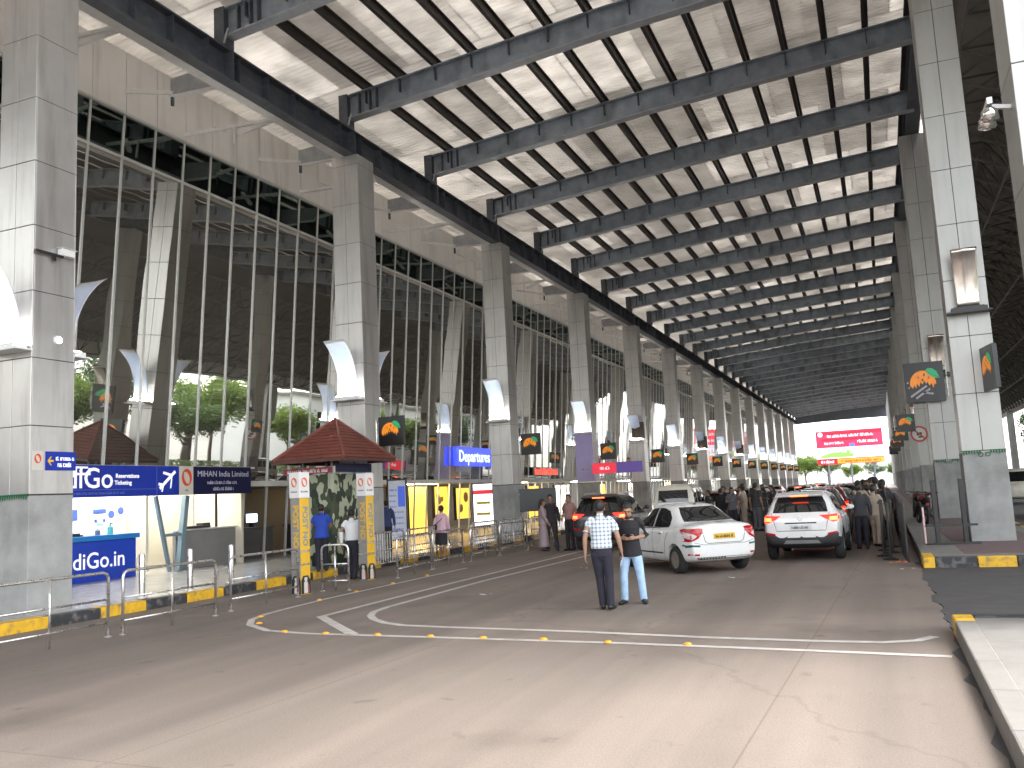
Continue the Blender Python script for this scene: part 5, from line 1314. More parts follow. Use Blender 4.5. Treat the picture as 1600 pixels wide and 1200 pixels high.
for (x0, x1, y0, y1) in ((kx - ax, kx + ax, ky - ay, ky - ay + .04), (kx - ax, kx + ax, ky + ay - .04, ky + ay), (kx - ax, kx - ax + .04, ky - ay + .041, ky + ay - .041), (kx + ax - .04, kx + ax, ky - ay + .041, ky + ay - .041)):
    box(bm, x0, x1, y0, y1, ez - .09, ez - .002)
kobj('eave_board', bm, mat('eave_brown', (.10, .04, .03), .6))
def camo_mat():
    m = bpy.data.materials.new('camouflage_cloth'); m.use_nodes = True; N, L, b = nodes(m); b.inputs['Roughness'].default_value = .8
    tc = N.new('ShaderNodeTexCoord'); mp = N.new('ShaderNodeMapping'); mp.inputs['Scale'].default_value = (1.5, 1.5, 1.0); L.new(tc.outputs['Object'], mp.inputs['Vector'])
    prev = None
    for i, (sc, thr, col) in enumerate(((1.6, 0, (.022, .034, .022)), (2.3, .53, (.05, .065, .035)), (2.9, .515, (.36, .38, .27)))):
        if prev is None:
            rgb = N.new('ShaderNodeRGB'); rgb.outputs[0].default_value = (*col, 1); prev = rgb.outputs[0]; continue
        n = N.new('ShaderNodeTexNoise'); n.inputs['Scale'].default_value = sc; n.inputs['Detail'].default_value = 1.5; n.noise_dimensions = '4D'; n.inputs['W'].default_value = i * 3.7
        L.new(mp.outputs[0], n.inputs['Vector'])
        g = N.new('ShaderNodeMath'); g.operation = 'GREATER_THAN'; g.inputs[1].default_value = thr; L.new(n.outputs['Fac'], g.inputs[0])
        mx = N.new('ShaderNodeMixRGB'); mx.inputs['Color2'].default_value = (*col, 1); L.new(g.outputs[0], mx.inputs['Fac']); L.new(prev, mx.inputs['Color1']); prev = mx.outputs[0]
    L.new(prev, b.inputs['Base Color'])
    n = N.new('ShaderNodeTexNoise'); n.inputs['Scale'].default_value = 3; bp = N.new('ShaderNodeBump'); bp.inputs['Strength'].default_value = .5; bp.inputs['Distance'].default_value = .06
    L.new(tc.outputs['Object'], n.inputs['Vector']); L.new(n.outputs['Fac'], bp.inputs['Height']); L.new(bp.outputs[0], b.inputs['Normal'])
    return m
M_camo = camo_mat()
bx0, bx1, by0, by1 = -15.38, -14.28, 21.2, 22.5
bm = B()
rn = random.Random(9)
def drape(a, b, n=14):
    a, b = Vector(a), Vector(b); d = (b - a); nn = Vector((d.y, -d.x)).normalized(); rows = []
    for k in range(n + 1):
        p = a.lerp(b, k / n); off = .02 * math.sin(k * 2.1) + rn.uniform(-.012, .012)
        rows.append([bm.verts.new((p.x + nn.x * off * (1.2 - .4 * j), p.y + nn.y * off * (1.2 - .4 * j), .19 + 2.56 * j / 3)) for j in range(4)])
    for r0, r1 in zip(rows, rows[1:]):
        for j in range(3): bm.faces.new((r0[j], r1[j], r1[j + 1], r0[j + 1]))
drape((bx0, by0), (bx1, by0)); drape((bx1, by0 + .01), (bx1, by1)); drape((bx1, by1), (bx0, by1)); drape((bx0, by1), (bx0, by0))
o = kobj('camouflage_wall', bm, M_camo, smooth=True); md = o.modifiers.new('so', 'SOLIDIFY'); md.thickness = .02
bm = B(); box(bm, bx0 + .03, bx1 - .03, by0 + .03, by1 - .03, 2.6, 2.74); kobj('wall_cap', bm, M_camo)
bm = B()
for x in (bx0 + .06, bx1 - .06):
    for y in (by0 + .06, by1 - .06): tube(bm, [(x, y, .18), (x, y, ez - .05)], .035, 8)
kobj('post', bm, M_steel)
# banners tied above the cloth wall
bm = B(); box(bm, bx0 - .5, bx1 + .0, by0 - .06, by0 - .035, 2.78, 2.95, 0); glyph_line(bm, basis((bx0, by0 - .061, 2.865), (1, 0, 0), (0, 0, 1)), -.4, 1.0, 0, .11, 1, 21)
tag(obj('banner', bm, [mat('dull_red_banner', (.30, .04, .05), .6), M_white], None), 'red and white banner strip under the kiosk roof, left end', 'banner')
bm = B(); box(bm, bx1 + .03, bx1 + .05, by0 + .1, by1 + .7, 2.80, 3.05); tag(obj('banner', bm, mat('navy_cloth', (.02, .025, .07), .7), None), 'navy banner strip under the kiosk roof, right end', 'banner')
# ---- POST NO pillars
M_pgrey = mat('grey_pillar_sheet', (.28, .27, .25), .5, .1, .08, 3)
M_pyel = mat('yellow_pillar_sheet', (.72, .42, .02), .45, 0, .06, 3)
def post_pillar(x, y, rz, label):
    t = thing('marker_pillar', label, 'pillar', (x, y, .004), R(rz))
    w_ = .14; zt = 2.62
    bm = B(); box(bm, -w_, w_, -w_, w_, 0, 2.06, 0)
    for f in bm.faces:
        if f.normal.x > .5 or f.calc_center_median().x > w_ - .001: f.material_index = 1
    obj('shaft', bm, [M_pgrey, M_pyel], t, bevel=.006)
    bm = B(); box(bm, -w_ - .012, w_ + .012, -w_ - .012, w_ + .012, 2.063, zt); b_ = obj('emblem_board', bm, mat('white_board', (.74, .73, .72), .45, 0, .03), t, bevel=.005)
    bm = B(); swirl(bm, basis((0, -w_ - .0125, 2.40), (1, 0, 0), (0, 0, 1)), .105); swirl(bm, basis((w_ + .0125, 0, 2.40), (0, 1, 0), (0, 0, 1)), .105)
    obj('emblem', bm, mat('emblem_orange', (.75, .16, .05), .4, 0, .15, 6), b_)
    bm = B(); glyph_line(bm, basis((0, -w_ - .012, 2.2), (1, 0, 0), (0, 0, 1)), -.1, .1, 0, .04, 0, 3); glyph_line(bm, basis((w_ + .012, 0, 2.2), (0, 1, 0), (0, 0, 1)), -.1, .1, 0, .04, 0, 4); obj('small_lettering', bm, mat('grey_letters', (.1, .1, .1), .5), b_)
    text('lettering', 'POST NO', .215, M_pyel, basis((0.01, -w_ - .001, 1.45), (0, 0, -1), (1, 0, 0)), t, bold=.006)
    text('lettering', 'POST NO', .2, mat('slate_letters', (.20, .26, .30), .5, var=0), basis((w_ + .001, 0.01, 1.45), (0, 0, -1), (0, 1, 0)), t, bold=.006)
    # printed figures round the foot
    bm = B()
    for M in (basis((0, -w_ - .001, 0), (1, 0, 0), (0, 0, 1)), basis((w_ + .001, 0, 0), (0, 1, 0), (0, 0, 1))):
        def pr(poly, mi, d):
            v = [bm.verts.new(M @ Vector((p[0], p[1], d))) for p in poly]; f = bm.faces.new(v); f.material_index = mi
        pr([(-.135, .02), (.135, .02), (.135, .30), (.07, .40), (-.07, .40), (-.135, .30)], 0, .002)
        pr([(-.06, .03), (.06, .03), (.05, .27), (-.05, .27)], 1, .004); pr([(-.11, .05), (-.065, .05), (-.06, .24), (-.09, .22)], 0, .005); pr([(.065, .05), (.11, .05), (.09, .22), (.06, .24)], 2, .005)
        pr([(.045 * math.cos(a * PI / 5), .33 + .06 * math.sin(a * PI / 5)) for a in range(10)], 1, .005); pr([(.05 * math.cos(a * PI / 5), .365 + .035 * math.sin(a * PI / 5)) for a in range(6)], 0, .007)
    obj('printed_figure', bm, [M_black, mat('print_pale', (.6, .55, .52), .5), mat('print_red', (.35, .08, .08), .5)], t)
    bm = B()
    for z in (.9, .62): box(bm, -w_ - .006, w_ + .006, -w_ - .006, w_ + .006, z, z + .035)
    obj('strap', bm, M_stain, t)
post_pillar(-11.78, 16.2, -10, 'grey and yellow POST NO pillar nearest the camera, left of the kiosk')
post_pillar(-11.95, 19.15, -10, 'grey and yellow POST NO pillar right of the man in white shirt')
# ================================================================== RAILINGS AND BOLLARDS
def barrier(L_, bal=0, h=1.0):
    t = bpy.data.objects.new('barrier', None); COL.objects.link(t); r = .024
    bm = B(); tube(bm, [(0, 0, 0), (0, 0, h - .09), (0, .03, h - .03), (0, .1, h)] + [(0, L_ - .1, h), (0, L_ - .03, h - .03), (0, L_, h - .09), (0, L_, 0)], r, 10); obj('hoop', bm, M_stain, t, smooth=True)
    for z in (.58, .22):
        bm = B(); tube(bm, [(0, .02, z), (0, L_ - .02, z)], .017, 8); obj('rail', bm, M_stain, t, smooth=True)
    if bal:
        n = int(L_ / .14); bm = B()
        for k in range(1, n): tube(bm, [(0, L_ * k / n, .22), (0, L_ * k / n, h - .02)], .009, 6)
        obj('baluster', bm, M_stain, t)
    else:
        bm = B(); tube(bm, [(0, L_ / 2, 0), (0, L_ / 2, h - .01)], .018, 8); obj('post', bm, M_stain, t, smooth=True)
    for y in (0, L_): bm = B(); lathe(bm, [(.06, 0), (.06, .012), (.03, .02)], 12, 'z', 0, (0, y, 0)); obj('foot_plate', bm, M_stain, t)
    return t
b1 = barrier(2.08); used = False
rails = [(-11.52, 8.62, -2), (-11.38, 10.93, -1.5), (-11.5, 13.62, 0), (-11.62, 16.75, -78, .45), (-11.3, 19.5, 4), (-11.5, 21.8, 3), (-11.45, 24.1, 0), (-11.5, 26.4, -3)]
for i, rr_ in enumerate(rails):
    if len(rr_) == 4:
        o = barrier(.62); o.location = (rr_[0], rr_[1], .004); o.rotation_euler = (0, 0, R(rr_[2])); tag(o, 'short steel hoop barrier between the two yellow pillars', 'barrier', 'stainless barriers along the kerb'); continue
    o = b1 if not used else copy_tree(b1); used = True
    o.location = (rr_[0], rr_[1], .004); o.rotation_euler = (0, 0, R(rr_[2]))
    tag(o, 'stainless tube barrier on the road, %s from the near left corner' % ordn(i if i < 3 else i - 1), 'barrier', 'stainless barriers along the kerb')
b2 = barrier(2.0, 1, 1.05)
for i, (x, y, a) in enumerate(((-12.75, 20.6, 3), (-12.85, 22.75, 2), (-12.6, 26.6, -2), (-12.5, 28.8, -2), (-12.2, 31.0, -4))):
    o = b2 if i == 0 else copy_tree(b2); o.location = (x, y, .004); o.rotation_euler = (0, 0, R(a))
    tag(o, 'steel crowd barrier with upright bars near the kerb, %s past the kiosk' % ordn(i), 'barrier', 'crowd barriers past the kiosk')
bm = B(); lathe(bm, [(.062, 0), (.062, .86), (.055, .89), (.02, .9)], 20); lathe(bm, [(.1, 0), (.1, .02), (.066, .03)], 20)
bo = obj('bollard', bm, M_stain, smooth=True)
for i, (x, y) in enumerate(((-14.25, 14.18), (-14.25, 15.56), (-14.25, 16.9))):
    o = bo if i == 0 else bo.copy()
    if i: COL.objects.link(o)
    o.location = (x, y, .18); tag(o, 'stainless bollard on the pavement behind the barriers, %s from the left' % ordn(i), 'bollard', 'stainless bollards on the pavement')
bo.data.set_sharp_from_angle(angle=R(40))
# ================================================================== SIGNS ON COLUMNS
M_orange = mat('sign_orange', (.80, .27, .02), .4, 0, .15, 7, emit=(1, .3, .02), estr=.05)
M_green = mat('sign_green', (.02, .34, .14), .4, 0, .12, 7, emit=(.05, .8, .3), estr=.03)
M_signblk = mat('sign_black', (.012, .012, .014), .3, 0, .1, 4)
def orange_sign(big=False, dark=False, flip=False, art_m=None):
    t = bpy.data.objects.new('emblem_sign', None); COL.objects.link(t); w_ = .45 if not big else .77; d = .05
    bm = B(); box(bm, -w_, w_, 0, d * 2, -w_, w_); obj('panel', bm, M_signblk, t, bevel=.008)
    bm = B(); M = basis((0, -.002, 0), (1, 0, 0), (0, 0, 1))
    def poly(pts, mi, z):
        v = [bm.verts.new(M @ Vector((p[0] * w_, p[1] * w_, z))) for p in pts]; f = bm.faces.new(v); f.material_index = mi
    # half orange with a ragged skyline cut from its lower side
    arc = [(-.08 + .66 * math.cos(R(a)), -.08 + .66 * math.sin(R(a))) for a in range(-8, 189, 12)]
    low = [(-.62, -.3), (-.52, -.12), (-.45, -.30), (-.38, -.05), (-.28, -.22), (-.2, .02), (-.1, -.12), (-.02, .08), (.08, -.10), (.16, .0), (.24, -.2), (.36, -.08), (.42, -.34), (.5, -.1)]
    poly(arc + low, 0, .002)
    poly([(.08, .56), (.22, .68), (.45, .66), (.66, .48), (.78, .16), (.52, .16), (.3, .3)], 1, .004)
    poly([(.1, .55), (.12, .52), (.75, .17), (.74, .2)], 2, .006)
    for k, (a, b_) in enumerate(((-.3, .25), (0, .36), (.22, .2), (-.1, .1))): poly([(a - .05, b_ - .04), (a + .03, b_ - .06), (a + .07, b_ + .05), (a - .01, b_ + .07)], 2 if k % 2 else 3, .006)
    if big:
        for (a, b_, a2, b2) in ((-.75, -.7, .1, -.2), (-.5, -.8, .25, -.35), (-.1, -.5, .4, -.62)):
            q = Vector((a2 - a, b2 - b_)).normalized() * .05; poly([(a - q.y, b_ + q.x), (a + q.y, b_ - q.x), (a2 + q.y, b2 - q.x), (a2 - q.y, b2 + q.x)], 4, .005)
        for (a, b_) in ((-.85, .0), (-.8, -.25), (-.3, .3), (.1, .2)): poly([(a - .06, b_), (a, b_ - .05), (a + .06, b_ + .02), (a, b_ + .07)], 4, .007)
    obj('artwork', bm, [M_orange, M_green, M_signblk, mat('sign_red', (.6, .08, .03), .4), mat('sign_pale', (.55, .5, .55), .4)], t)
    bm = B()
    for z in (.75 * w_, -.75 * w_): tube(bm, [(w_, d, z), (w_ + (.12 if big else -2 * w_ - .12), d, z)] if big else [(-w_, d, z), (-w_ - .16, d, z)], .02, 8)
    tube(bm, [(-w_ - .1 if not big else w_ + .1, d, -.8 * w_), (-w_ - .1 if not big else w_ + .1, d, .8 * w_)], .025, 8)
    obj('bracket', bm, M_stain, t)
    return t
es = orange_sign()
for i, (n, y) in enumerate(left_cols[1:14]):
    o = es if i == 0 else copy_tree(es); o.location = (XL + .88 - .0, y + .05, 4.02); o.rotation_euler = (0, 0, R(-2))
    tag(o, 'black square orange emblem sign on the %s column along the glass wall' % ordn(i + 1), 'sign', 'orange emblem signs on the terminal columns')
eb = orange_sign(True)
eb.scale = (.9, 1, 1); eb.location = (1.85, 37.3, 5.42); tag(eb, 'large black sign with orange and leaf emblem, on the second platform column', 'sign', 'orange emblem signs on the platform columns')
for i in range(2, 7):
    o = copy_tree(es); o.location = (XR - .5, YR0 + SR * i - .3, 4.6); tag(o, 'small black orange emblem sign on the %s platform column' % ordn(i), 'sign', 'orange emblem signs on the platform columns')
o = copy_tree(es); o.location = (XR + .72, YR0 - .45, 4.4); o.rotation_euler = (0, 0, R(-80)); o.scale = (1.15, 1.15, 1.2); tag(o, 'narrow orange emblem sign seen edge on, on the large garlanded column', 'sign', 'orange emblem signs on the platform columns')
# brown box sign hanging on columns further along
bm = B(); box(bm, -.42, .42, 0, .25, -.55, .55); o0 = obj('speaker_box', bm, mat('brown_box', (.10, .075, .05), .5, 0, .3, 5), None, bevel=.02)
for i, n in enumerate((4, 6, 8)):
    o = o0 if i == 0 else o0.copy()
    if i: COL.objects.link(o)
    o.location = (XL - .3, YL0 + SL * n - .27, 6.1 - .3); tag(o, 'brown box fixed high on the %s column along the glass wall' % ordn(n), 'box', 'brown boxes on the terminal columns')
# direction sign on the nearest column
bm = B(); x = XL + .012; box(bm, XL + .004, x, YL0 + .33, YL0 + WC + .05, 2.80, 3.16); s = obj('direction_sign', bm, M_signblue, None, bevel=.003); tag(s, 'small blue direction sign with yellow arrow on the nearest column', 'sign')
bm = B(); M = basis((x, YL0 + .44, 2.98), (0, 1, 0), (0, 0, 1)); 
v = [bm.verts.new(M @ Vector((p[0], p[1], .003))) for p in ((-.07, 0), (.0, .085), (.03, .085), (-.015, .02), (.07, .02), (.07, -.02), (-.015, -.02), (.03, -.085), (.0, -.085))]; bm.faces.new(v)
obj('arrow', bm, mat('sign_yellow', (.75, .45, .02), .4), s)
bm = B(); glyph_line(bm, basis((x, 0, 3.03), (0, 1, 0), (0, 0, 1)), YL0 + .56, YL0 + .98, 0, .075, 0, 31); glyph_line(bm, basis((x, 0, 2.91), (0, 1, 0), (0, 0, 1)), YL0 + .60, YL0 + .95, 0, .085, 0, 32); obj('lettering', bm, M_letter, s)
bm = B(); box(bm, XL + .004, x, YL0 + .04, YL0 + .29, 2.80, 3.16); s = obj('emblem_plate', bm, mat('sign_cream', (.6, .57, .5), .4), None, bevel=.003); tag(s, 'small pale plate with red emblem beside the blue direction sign', 'sign')
bm = B(); swirl(bm, basis((x, YL0 + .165, 3.02), (0, 1, 0), (0, 0, 1)), .09); obj('emblem', bm, M_emb, s)
# small wall lamp and CCTV camera on the nearest column
bm = B(); lathe(bm, [(.09, 0), (.09, .03), (.07, .06)], 16, 'x', 0, (XL + .003, YL0 + .55, 5.32)); lathe(bm, [(.06, .061), (.01, .075)], 16, 'x', 1, (XL + .003, YL0 + .55, 5.32)); tag(obj('wall_lamp', bm, [M_white, M_lamp], None), 'small round lit lamp on the side of the nearest column', 'lamp')
def cctv(loc, rz, label):
    t = thing('security_camera', label, 'camera', loc, R(rz))
    bm = B(); bar(bm, (0, 0, 0), (0, .62, 0), .05, .05); bar(bm, (0, .42, 0), (0, .42, -.12), .06, .04); obj('arm', bm, M_black, t)
    bm = B(); box(bm, -.07, .07, .55, .85, .02, .16); box(bm, -.08, .08, .52, .9, .165, .18); obj('housing', bm, M_white, t, bevel=.012)
    bm = B(); lathe(bm, [(.05, 0), (.055, .03), (.03, .04)], 14, 'y', 0, (0, .85, .09)); obj('lens', bm, M_black, t)
cctv((XL + .09, YL0 - .03, 6.98), 0, 'white security camera on a black arm on the nearest column')
t = thing('floodlight', 'twin bulb floodlight fixed on the nearest right column', 'lamp', (XR - .05, YR0 - SR + .1, 5.9), R(0))
t.location = (XR - .12, YR0 - SR + .35, 6.35)
bm = B(); bar(bm, (.12, 0, 0), (-.1, 0, .05), .05, .05); box(bm, -.16, -.1, -.2, .2, .02, .1); obj('bracket', bm, M_white, t)
for y in (-.14, .14): bm = B(); lathe(bm, [(.03, 0), (.09, -.05), (.11, -.16)], 16, 'z', 0, (-.14, y, 0)); ball(bm, (-.14, y, -.13), .06, 2); obj('lamp_head', bm, M_chrome, t, smooth=True)
# leaf garlands along the plinth tops
M_leaf = mat('garland_green', (.02, .13, .05), .6, 0, .3, 14)
for i, (x, y, wd, lab) in enumerate(((XR, YR0, WC, 'green leaf garland hung across the large platform column'), (XR, YR0 + SR, WC, 'green leaf garland on the second platform column'), (XL - WC, YL0, WC, 'thin green leaf garland on the nearest left column'))):
    bm = B(); rn = random.Random(i); z = 2.42 if x > 0 else 2.36; yy = y - .02
    tube(bm, [(x - .02, yy, z), (x + wd + .02, yy, z)], .012, 6)
    for k in range(16):
        if k in (7, 8, 9) and x > 0: continue
        px = x + wd * (k + .5) / 16; l = rn.uniform(.07, .12)
        v = [bm.verts.new(p) for p in ((px - .022, yy - .01, z), (px + .022, yy - .012, z), (px + .018, yy - .02, z - l * .6), (px, yy - .015, z - l), (px - .02, yy - .02, z - l * .55))]; bm.faces.new(v)
    for cx in ((x + wd * .42, x + wd * .58) if x > 0 else ()):
        tube(bm, [(cx + .05 * math.cos(a * PI / 6), yy - .015, z - .1 + .05 * math.sin(a * PI / 6)) for a in range(13)], .009, 5)
    o = obj('garland', bm, M_leaf, None); tag(o, lab, 'garland')
# no-entry style round sign further along the platform
t = thing('round_sign', 'white round prohibition sign with red ring on the third platform column', 'sign', (XR + .1, YR0 + 2 * SR - .06, 4.0))
bm = B(); lathe(bm, [(.42, 0), (.42, .02)], 28, 'y'); obj('disc', bm, M_white, t)
bm = B(); lathe(bm, [(.42, -.004), (.42, -.012), (.33, -.012), (.33, -.004)], 28, 'y', 0, (0, 0, 0), False); bar(bm, (-.25, -.008, .25), (.25, -.008, -.25), .008, .07); obj('red_ring', bm, mat('sign_red', (.6, .08, .03), .4), t)
bm = B(); box(bm, -.12, .12, -.006, -.003, -.08, .08); box(bm, -.05, .2, -.006, -.003, -.2, -.12); obj('symbol', bm, M_black, t)
# ================================================================== BOARDS ON THE LEFT PAVEMENT
def board(loc, rz, w_, h, z0, m_, label, art):
    t = thing('display_board', label, 'board', loc, R(rz))
    bm = B(); box(bm, -w_ / 2, w_ / 2, 0, .12, z0, z0 + h); obj('panel', bm, m_, t, bevel=.01)
    bm = B(); e = .05
    box(bm, -w_ / 2 - e, -w_ / 2, -.02, .14, z0 - e, z0 + h + e); box(bm, w_ / 2, w_ / 2 + e, -.02, .14, z0 - e, z0 + h + e); box(bm, -w_ / 2, w_ / 2, -.02, .14, z0 + h, z0 + h + e); box(bm, -w_ / 2, w_ / 2, -.02, .14, z0 - e, z0); obj('frame', bm, M_black, t)
    bm = B(); 
    for x in (-w_ / 2 - .02, w_ / 2 + .02): tube(bm, [(x, .06, 0), (x, .06, z0)], .03, 8); box(bm, x - .04, x + .04, -.25, .35, 0, .03)
    obj('stand', bm, M_stain, t)
    bm = B(); M = basis((0, -.0005, 0), (1, 0, 0), (0, 0, 1))
    art(bm, M, w_, z0, h); obj('artwork', bm, [mat('board_red', (.55, .01, .03), .4, var=.05, emit=(1, .02, .06), estr=.08), mat('board_yellow', (.75, .6, .02), .4, var=.05), mat('board_ink', (.06, .08, .16), .5, var=.05), mat('board_blue', (.05, .1, .5), .5, var=.05, emit=(.1, .2, 1), estr=.04)], t)
def art1(bm, M, w_, z0, h):
    box(bm, -w_ / 2, w_ / 2, z0 + h * .76, z0 + h * .86, 0, .004, 0, M)
    for k, q in enumerate((.52, .26)): box(bm, -w_ * .36, w_ * .36, z0 + h * q, z0 + h * (q + .065), 0, .004, 1, M)
    for k, q in enumerate((.93, .69, .62, .44, .38, .18, .1)): glyph_line(bm, M, -w_ * .38, w_ * .36, z0 + h * q, h * .032, 2, k)
def art2(bm, M, w_, z0, h):
    box(bm, w_ * .05, w_ * .45, z0 + h * .55, z0 + h * .9, 0, .004, 3, M)
    for k in range(9): glyph_line(bm, M, -w_ * .44, 0 if k > 4 else w_ * .4, z0 + h * (.08 + .095 * k), h * .03, 3, 40 + k)
board((-16.4, 36, .18), 20, .85, 1.85, .42, M_lit, 'lit white totem board with red band beside the third column', art1)
board((-16.2, 28.1, .18), 24, .62, 2.1, .35, mat('poster_white', (.62, .65, .72), .45, 0, .05, 2), 'white and blue poster board behind the kiosk', art2)
# blue lit departures sign on the glass
bm = B(); box(bm, XG - .5, XG - .3, 39.0, 43.7, 3.45, 4.40); s = obj('departures_sign', bm, mat('lit_blue_sign', (.04, .07, .5), .4, var=.08, emit=(.05, .08, 1), estr=.2), None, bevel=.02); tag(s, 'lit blue sign with white lettering above the entrance', 'sign')
text('lettering', 'Departures', .80, mat('lit_letters', (.8, .85, .9), .4, var=0, emit=(.6, .8, 1), estr=.35), basis((XG - .297, 41.1, 3.92), (0, 1, 0), (0, 0, 1)), s, bold=.008)
# black notice screen near the crowd barrier
t = thing('notice_screen', 'black rectangular screen on legs behind the three standing people', 'screen', (-13.85, 36.0, .18), R(22))
bm = B(); box(bm, -.85, .85, 0, .14, .98, 1.95); obj('panel', bm, M_signblk, t, bevel=.02)
bm = B(); box(bm, -.78, -.74, -.003, 0, 1.7, 1.74); obj('indicator', bm, mat('green_indicator', (.1, .6, .5), .4, var=0, emit=(.2, 1, .8), estr=.5), t)
bm = B(); box(bm, -.85, -.78, .02, .1, 0, .95); box(bm, .78, .85, .02, .1, 0, .95); box(bm, -.95, -.68, -.2, .3, 0, .03); box(bm, .68, .95, -.2, .3, 0, .03); obj('leg', bm, M_black, t)
# red and violet hanging sign
bm = B(); box(bm, -1.3, 1.3, 0, .14, -.28, .28, 0); s = obj('hanging_sign', bm, mat('violet_sign', (.12, .06, .32), .4, 0, .06, 2, emit=(.25, .12, .9), estr=.015), None, bevel=.01); s.location = (-12.6, 44.6, 3.05); s.rotation_euler = (0, 0, R(12)); tag(s, 'red and violet sign beside the fourth column', 'sign')
bm = B(); box(bm, -1.295, -.05, -.006, 0, -.27, .27, 0); glyph_line(bm, basis((0, -.0065, 0), (1, 0, 0), (0, 0, 1)), -.9, -.4, 0, .16, 1, 8); obj('red_field', bm, [mat('board_red', (.55, .01, .03), .4), M_letter], s)
bm = B(); tube(bm, [(-1.2, .07, .28), (-1.2, .07, .6)], .02, 6); tube(bm, [(-1.32, .07, 0), (-1.9, .5, 0)], .03, 6); obj('bracket', bm, M_stain, s)
# added glowing strip: brake lamps mirrored in the glass, painted in
bm = B(); box(bm, XG - .5, XG - .4, 49.5, 54.2, 3.0, 3.5, 0); s = obj('mirrored_brake_strip', bm, M_signblk, None); tag(s, 'dark strip with mirrored brake lamps painted as glowing red characters on the glass', 'sign')
bm = B(); glyph_line(bm, basis((XG - .4, 0, 3.25), (0, 1, 0), (0, 0, 1)), 49.8, 54.0, 0, .36, 0, 12, .006); obj('dashes', bm, mat('mirrored_brake_red', (.8, .05, .02), .4, var=0, emit=(1, .04, .02), estr=.5), s)
# potted plant at the far left
t = thing('potted_plant', 'green leafy plant in a red pot behind the nearest barrier', 'plant', (-15.75, 11.7, .18))
bm = B(); lathe(bm, [(.14, 0), (.2, .32), (.22, .34), (.19, .36)], 18); obj('pot', bm, mat('red_pot', (.3, .02, .05), .5), t, smooth=True)
bm = B(); rn = random.Random(4)
for k in range(46):
    a = rn.uniform(0, 2 * PI); L_ = rn.uniform(.3, .6); el = rn.uniform(.3, 1.3); pts = []
    for q in range(6):
        s_ = q / 5; rr_ = L_ * math.cos(el) * s_ + .05; z = .36 + L_ * math.sin(el) * s_ - .25 * s_ * s_; pts.append((Vector((math.cos(a) * rr_, math.sin(a) * rr_, z)), .035 * math.sin(PI * min(1, s_ + .12)) + .003))
    sd = Vector((-math.sin(a), math.cos(a), 0)); vv = [(bm.verts.new(p + sd * w2), bm.verts.new(p - sd * w2)) for p, w2 in pts]
    for (a0, b0), (a1, b1) in zip(vv, vv[1:]): bm.faces.new((a0, b0, b1, a1))
obj('foliage', bm, mat('plant_green', (.07, .16, .035), .5, 0, .35, 9), t, smooth=True)
# ================================================================== RIGHT PLATFORM FURNITURE
for i, (x, y) in enumerate(((.02, 22.3), (-.12, 23.3), (.08, 24.2), (-.1, 25.0), (.1, 26.2))):
    t = thing('queue_post', 'black queue post on the road beside the platform fence, %s from the camera' % ordn(i), 'post', (x, y, .004), 0, 'black queue posts by the platform')
    bm = B(); tube(bm, [(0, 0, .02), (.02, 0, 1.25)], .034, 10); lathe(bm, [(.05, 1.25), (.05, 1.29), (.02, 1.31)], 12); obj('pole', bm, M_black, t, smooth=False)
    bm = B(); lathe(bm, [(.17, 0), (.17, .02), (.06, .05)], 18); obj('base', bm, M_blackrubber, t)
t = thing('black_stand', 'black steel twin post stand on the end of the platform', 'stand', (1.35, 25.4, .205), R(6))
t.location = (1.12, 24.0, .205)
bm = B()
for x in (-.0, .62): box(bm, x - .05, x + .05, -.05, .05, .02, 1.55)
obj('post', bm, M_black, t, bevel=.006)
bm = B(); box(bm, -.28, .9, -.03, .03, .42, .47); box(bm, -.28, .9, -.2, .2, 0, .035); obj('base', bm, M_black, t)
bm = B(); box(bm, -.3, -.26, -.03, .03, .02, .9); obj('reflector_strip', bm, mat('pale_pink_strip', (.7, .45, .45), .4), t)
# black queue fence along the platform edge
def queue_fence():
    t = bpy.data.objects.new('queue_fence', None); COL.objects.link(t)
    bm = B()
    for k in range(5): tube(bm, [(0, .55 * k, 0), (0, .55 * k, 1.3)], .028, 8)
    obj('post', bm, M_black, t)
    bm = B(); tube(bm, [(0, 0, 1.27), (0, 2.2, 1.27)], .025, 8); tube(bm, [(0, 0, .6), (0, 2.2, .6)], .02, 8); obj('rail', bm, M_black, t)
    bm = B(); box(bm, -.008, .008, .03, 2.17, .08, .9); obj('mesh_panel', bm, mat('dark_mesh_panel', (.025, .022, .022), .6, 0, .2, 20), t)
    return t
qf = queue_fence()
for i in range(6):
    o = qf if i == 0 else copy_tree(qf); o.location = (.36, 21.6 + 2.35 * i, .004); o.rotation_euler = (0, 0, R(1.5)); tag(o, 'black queue fence along the platform kerb, %s section from the camera' % ordn(i), 'fence', 'black queue fences by the platform')
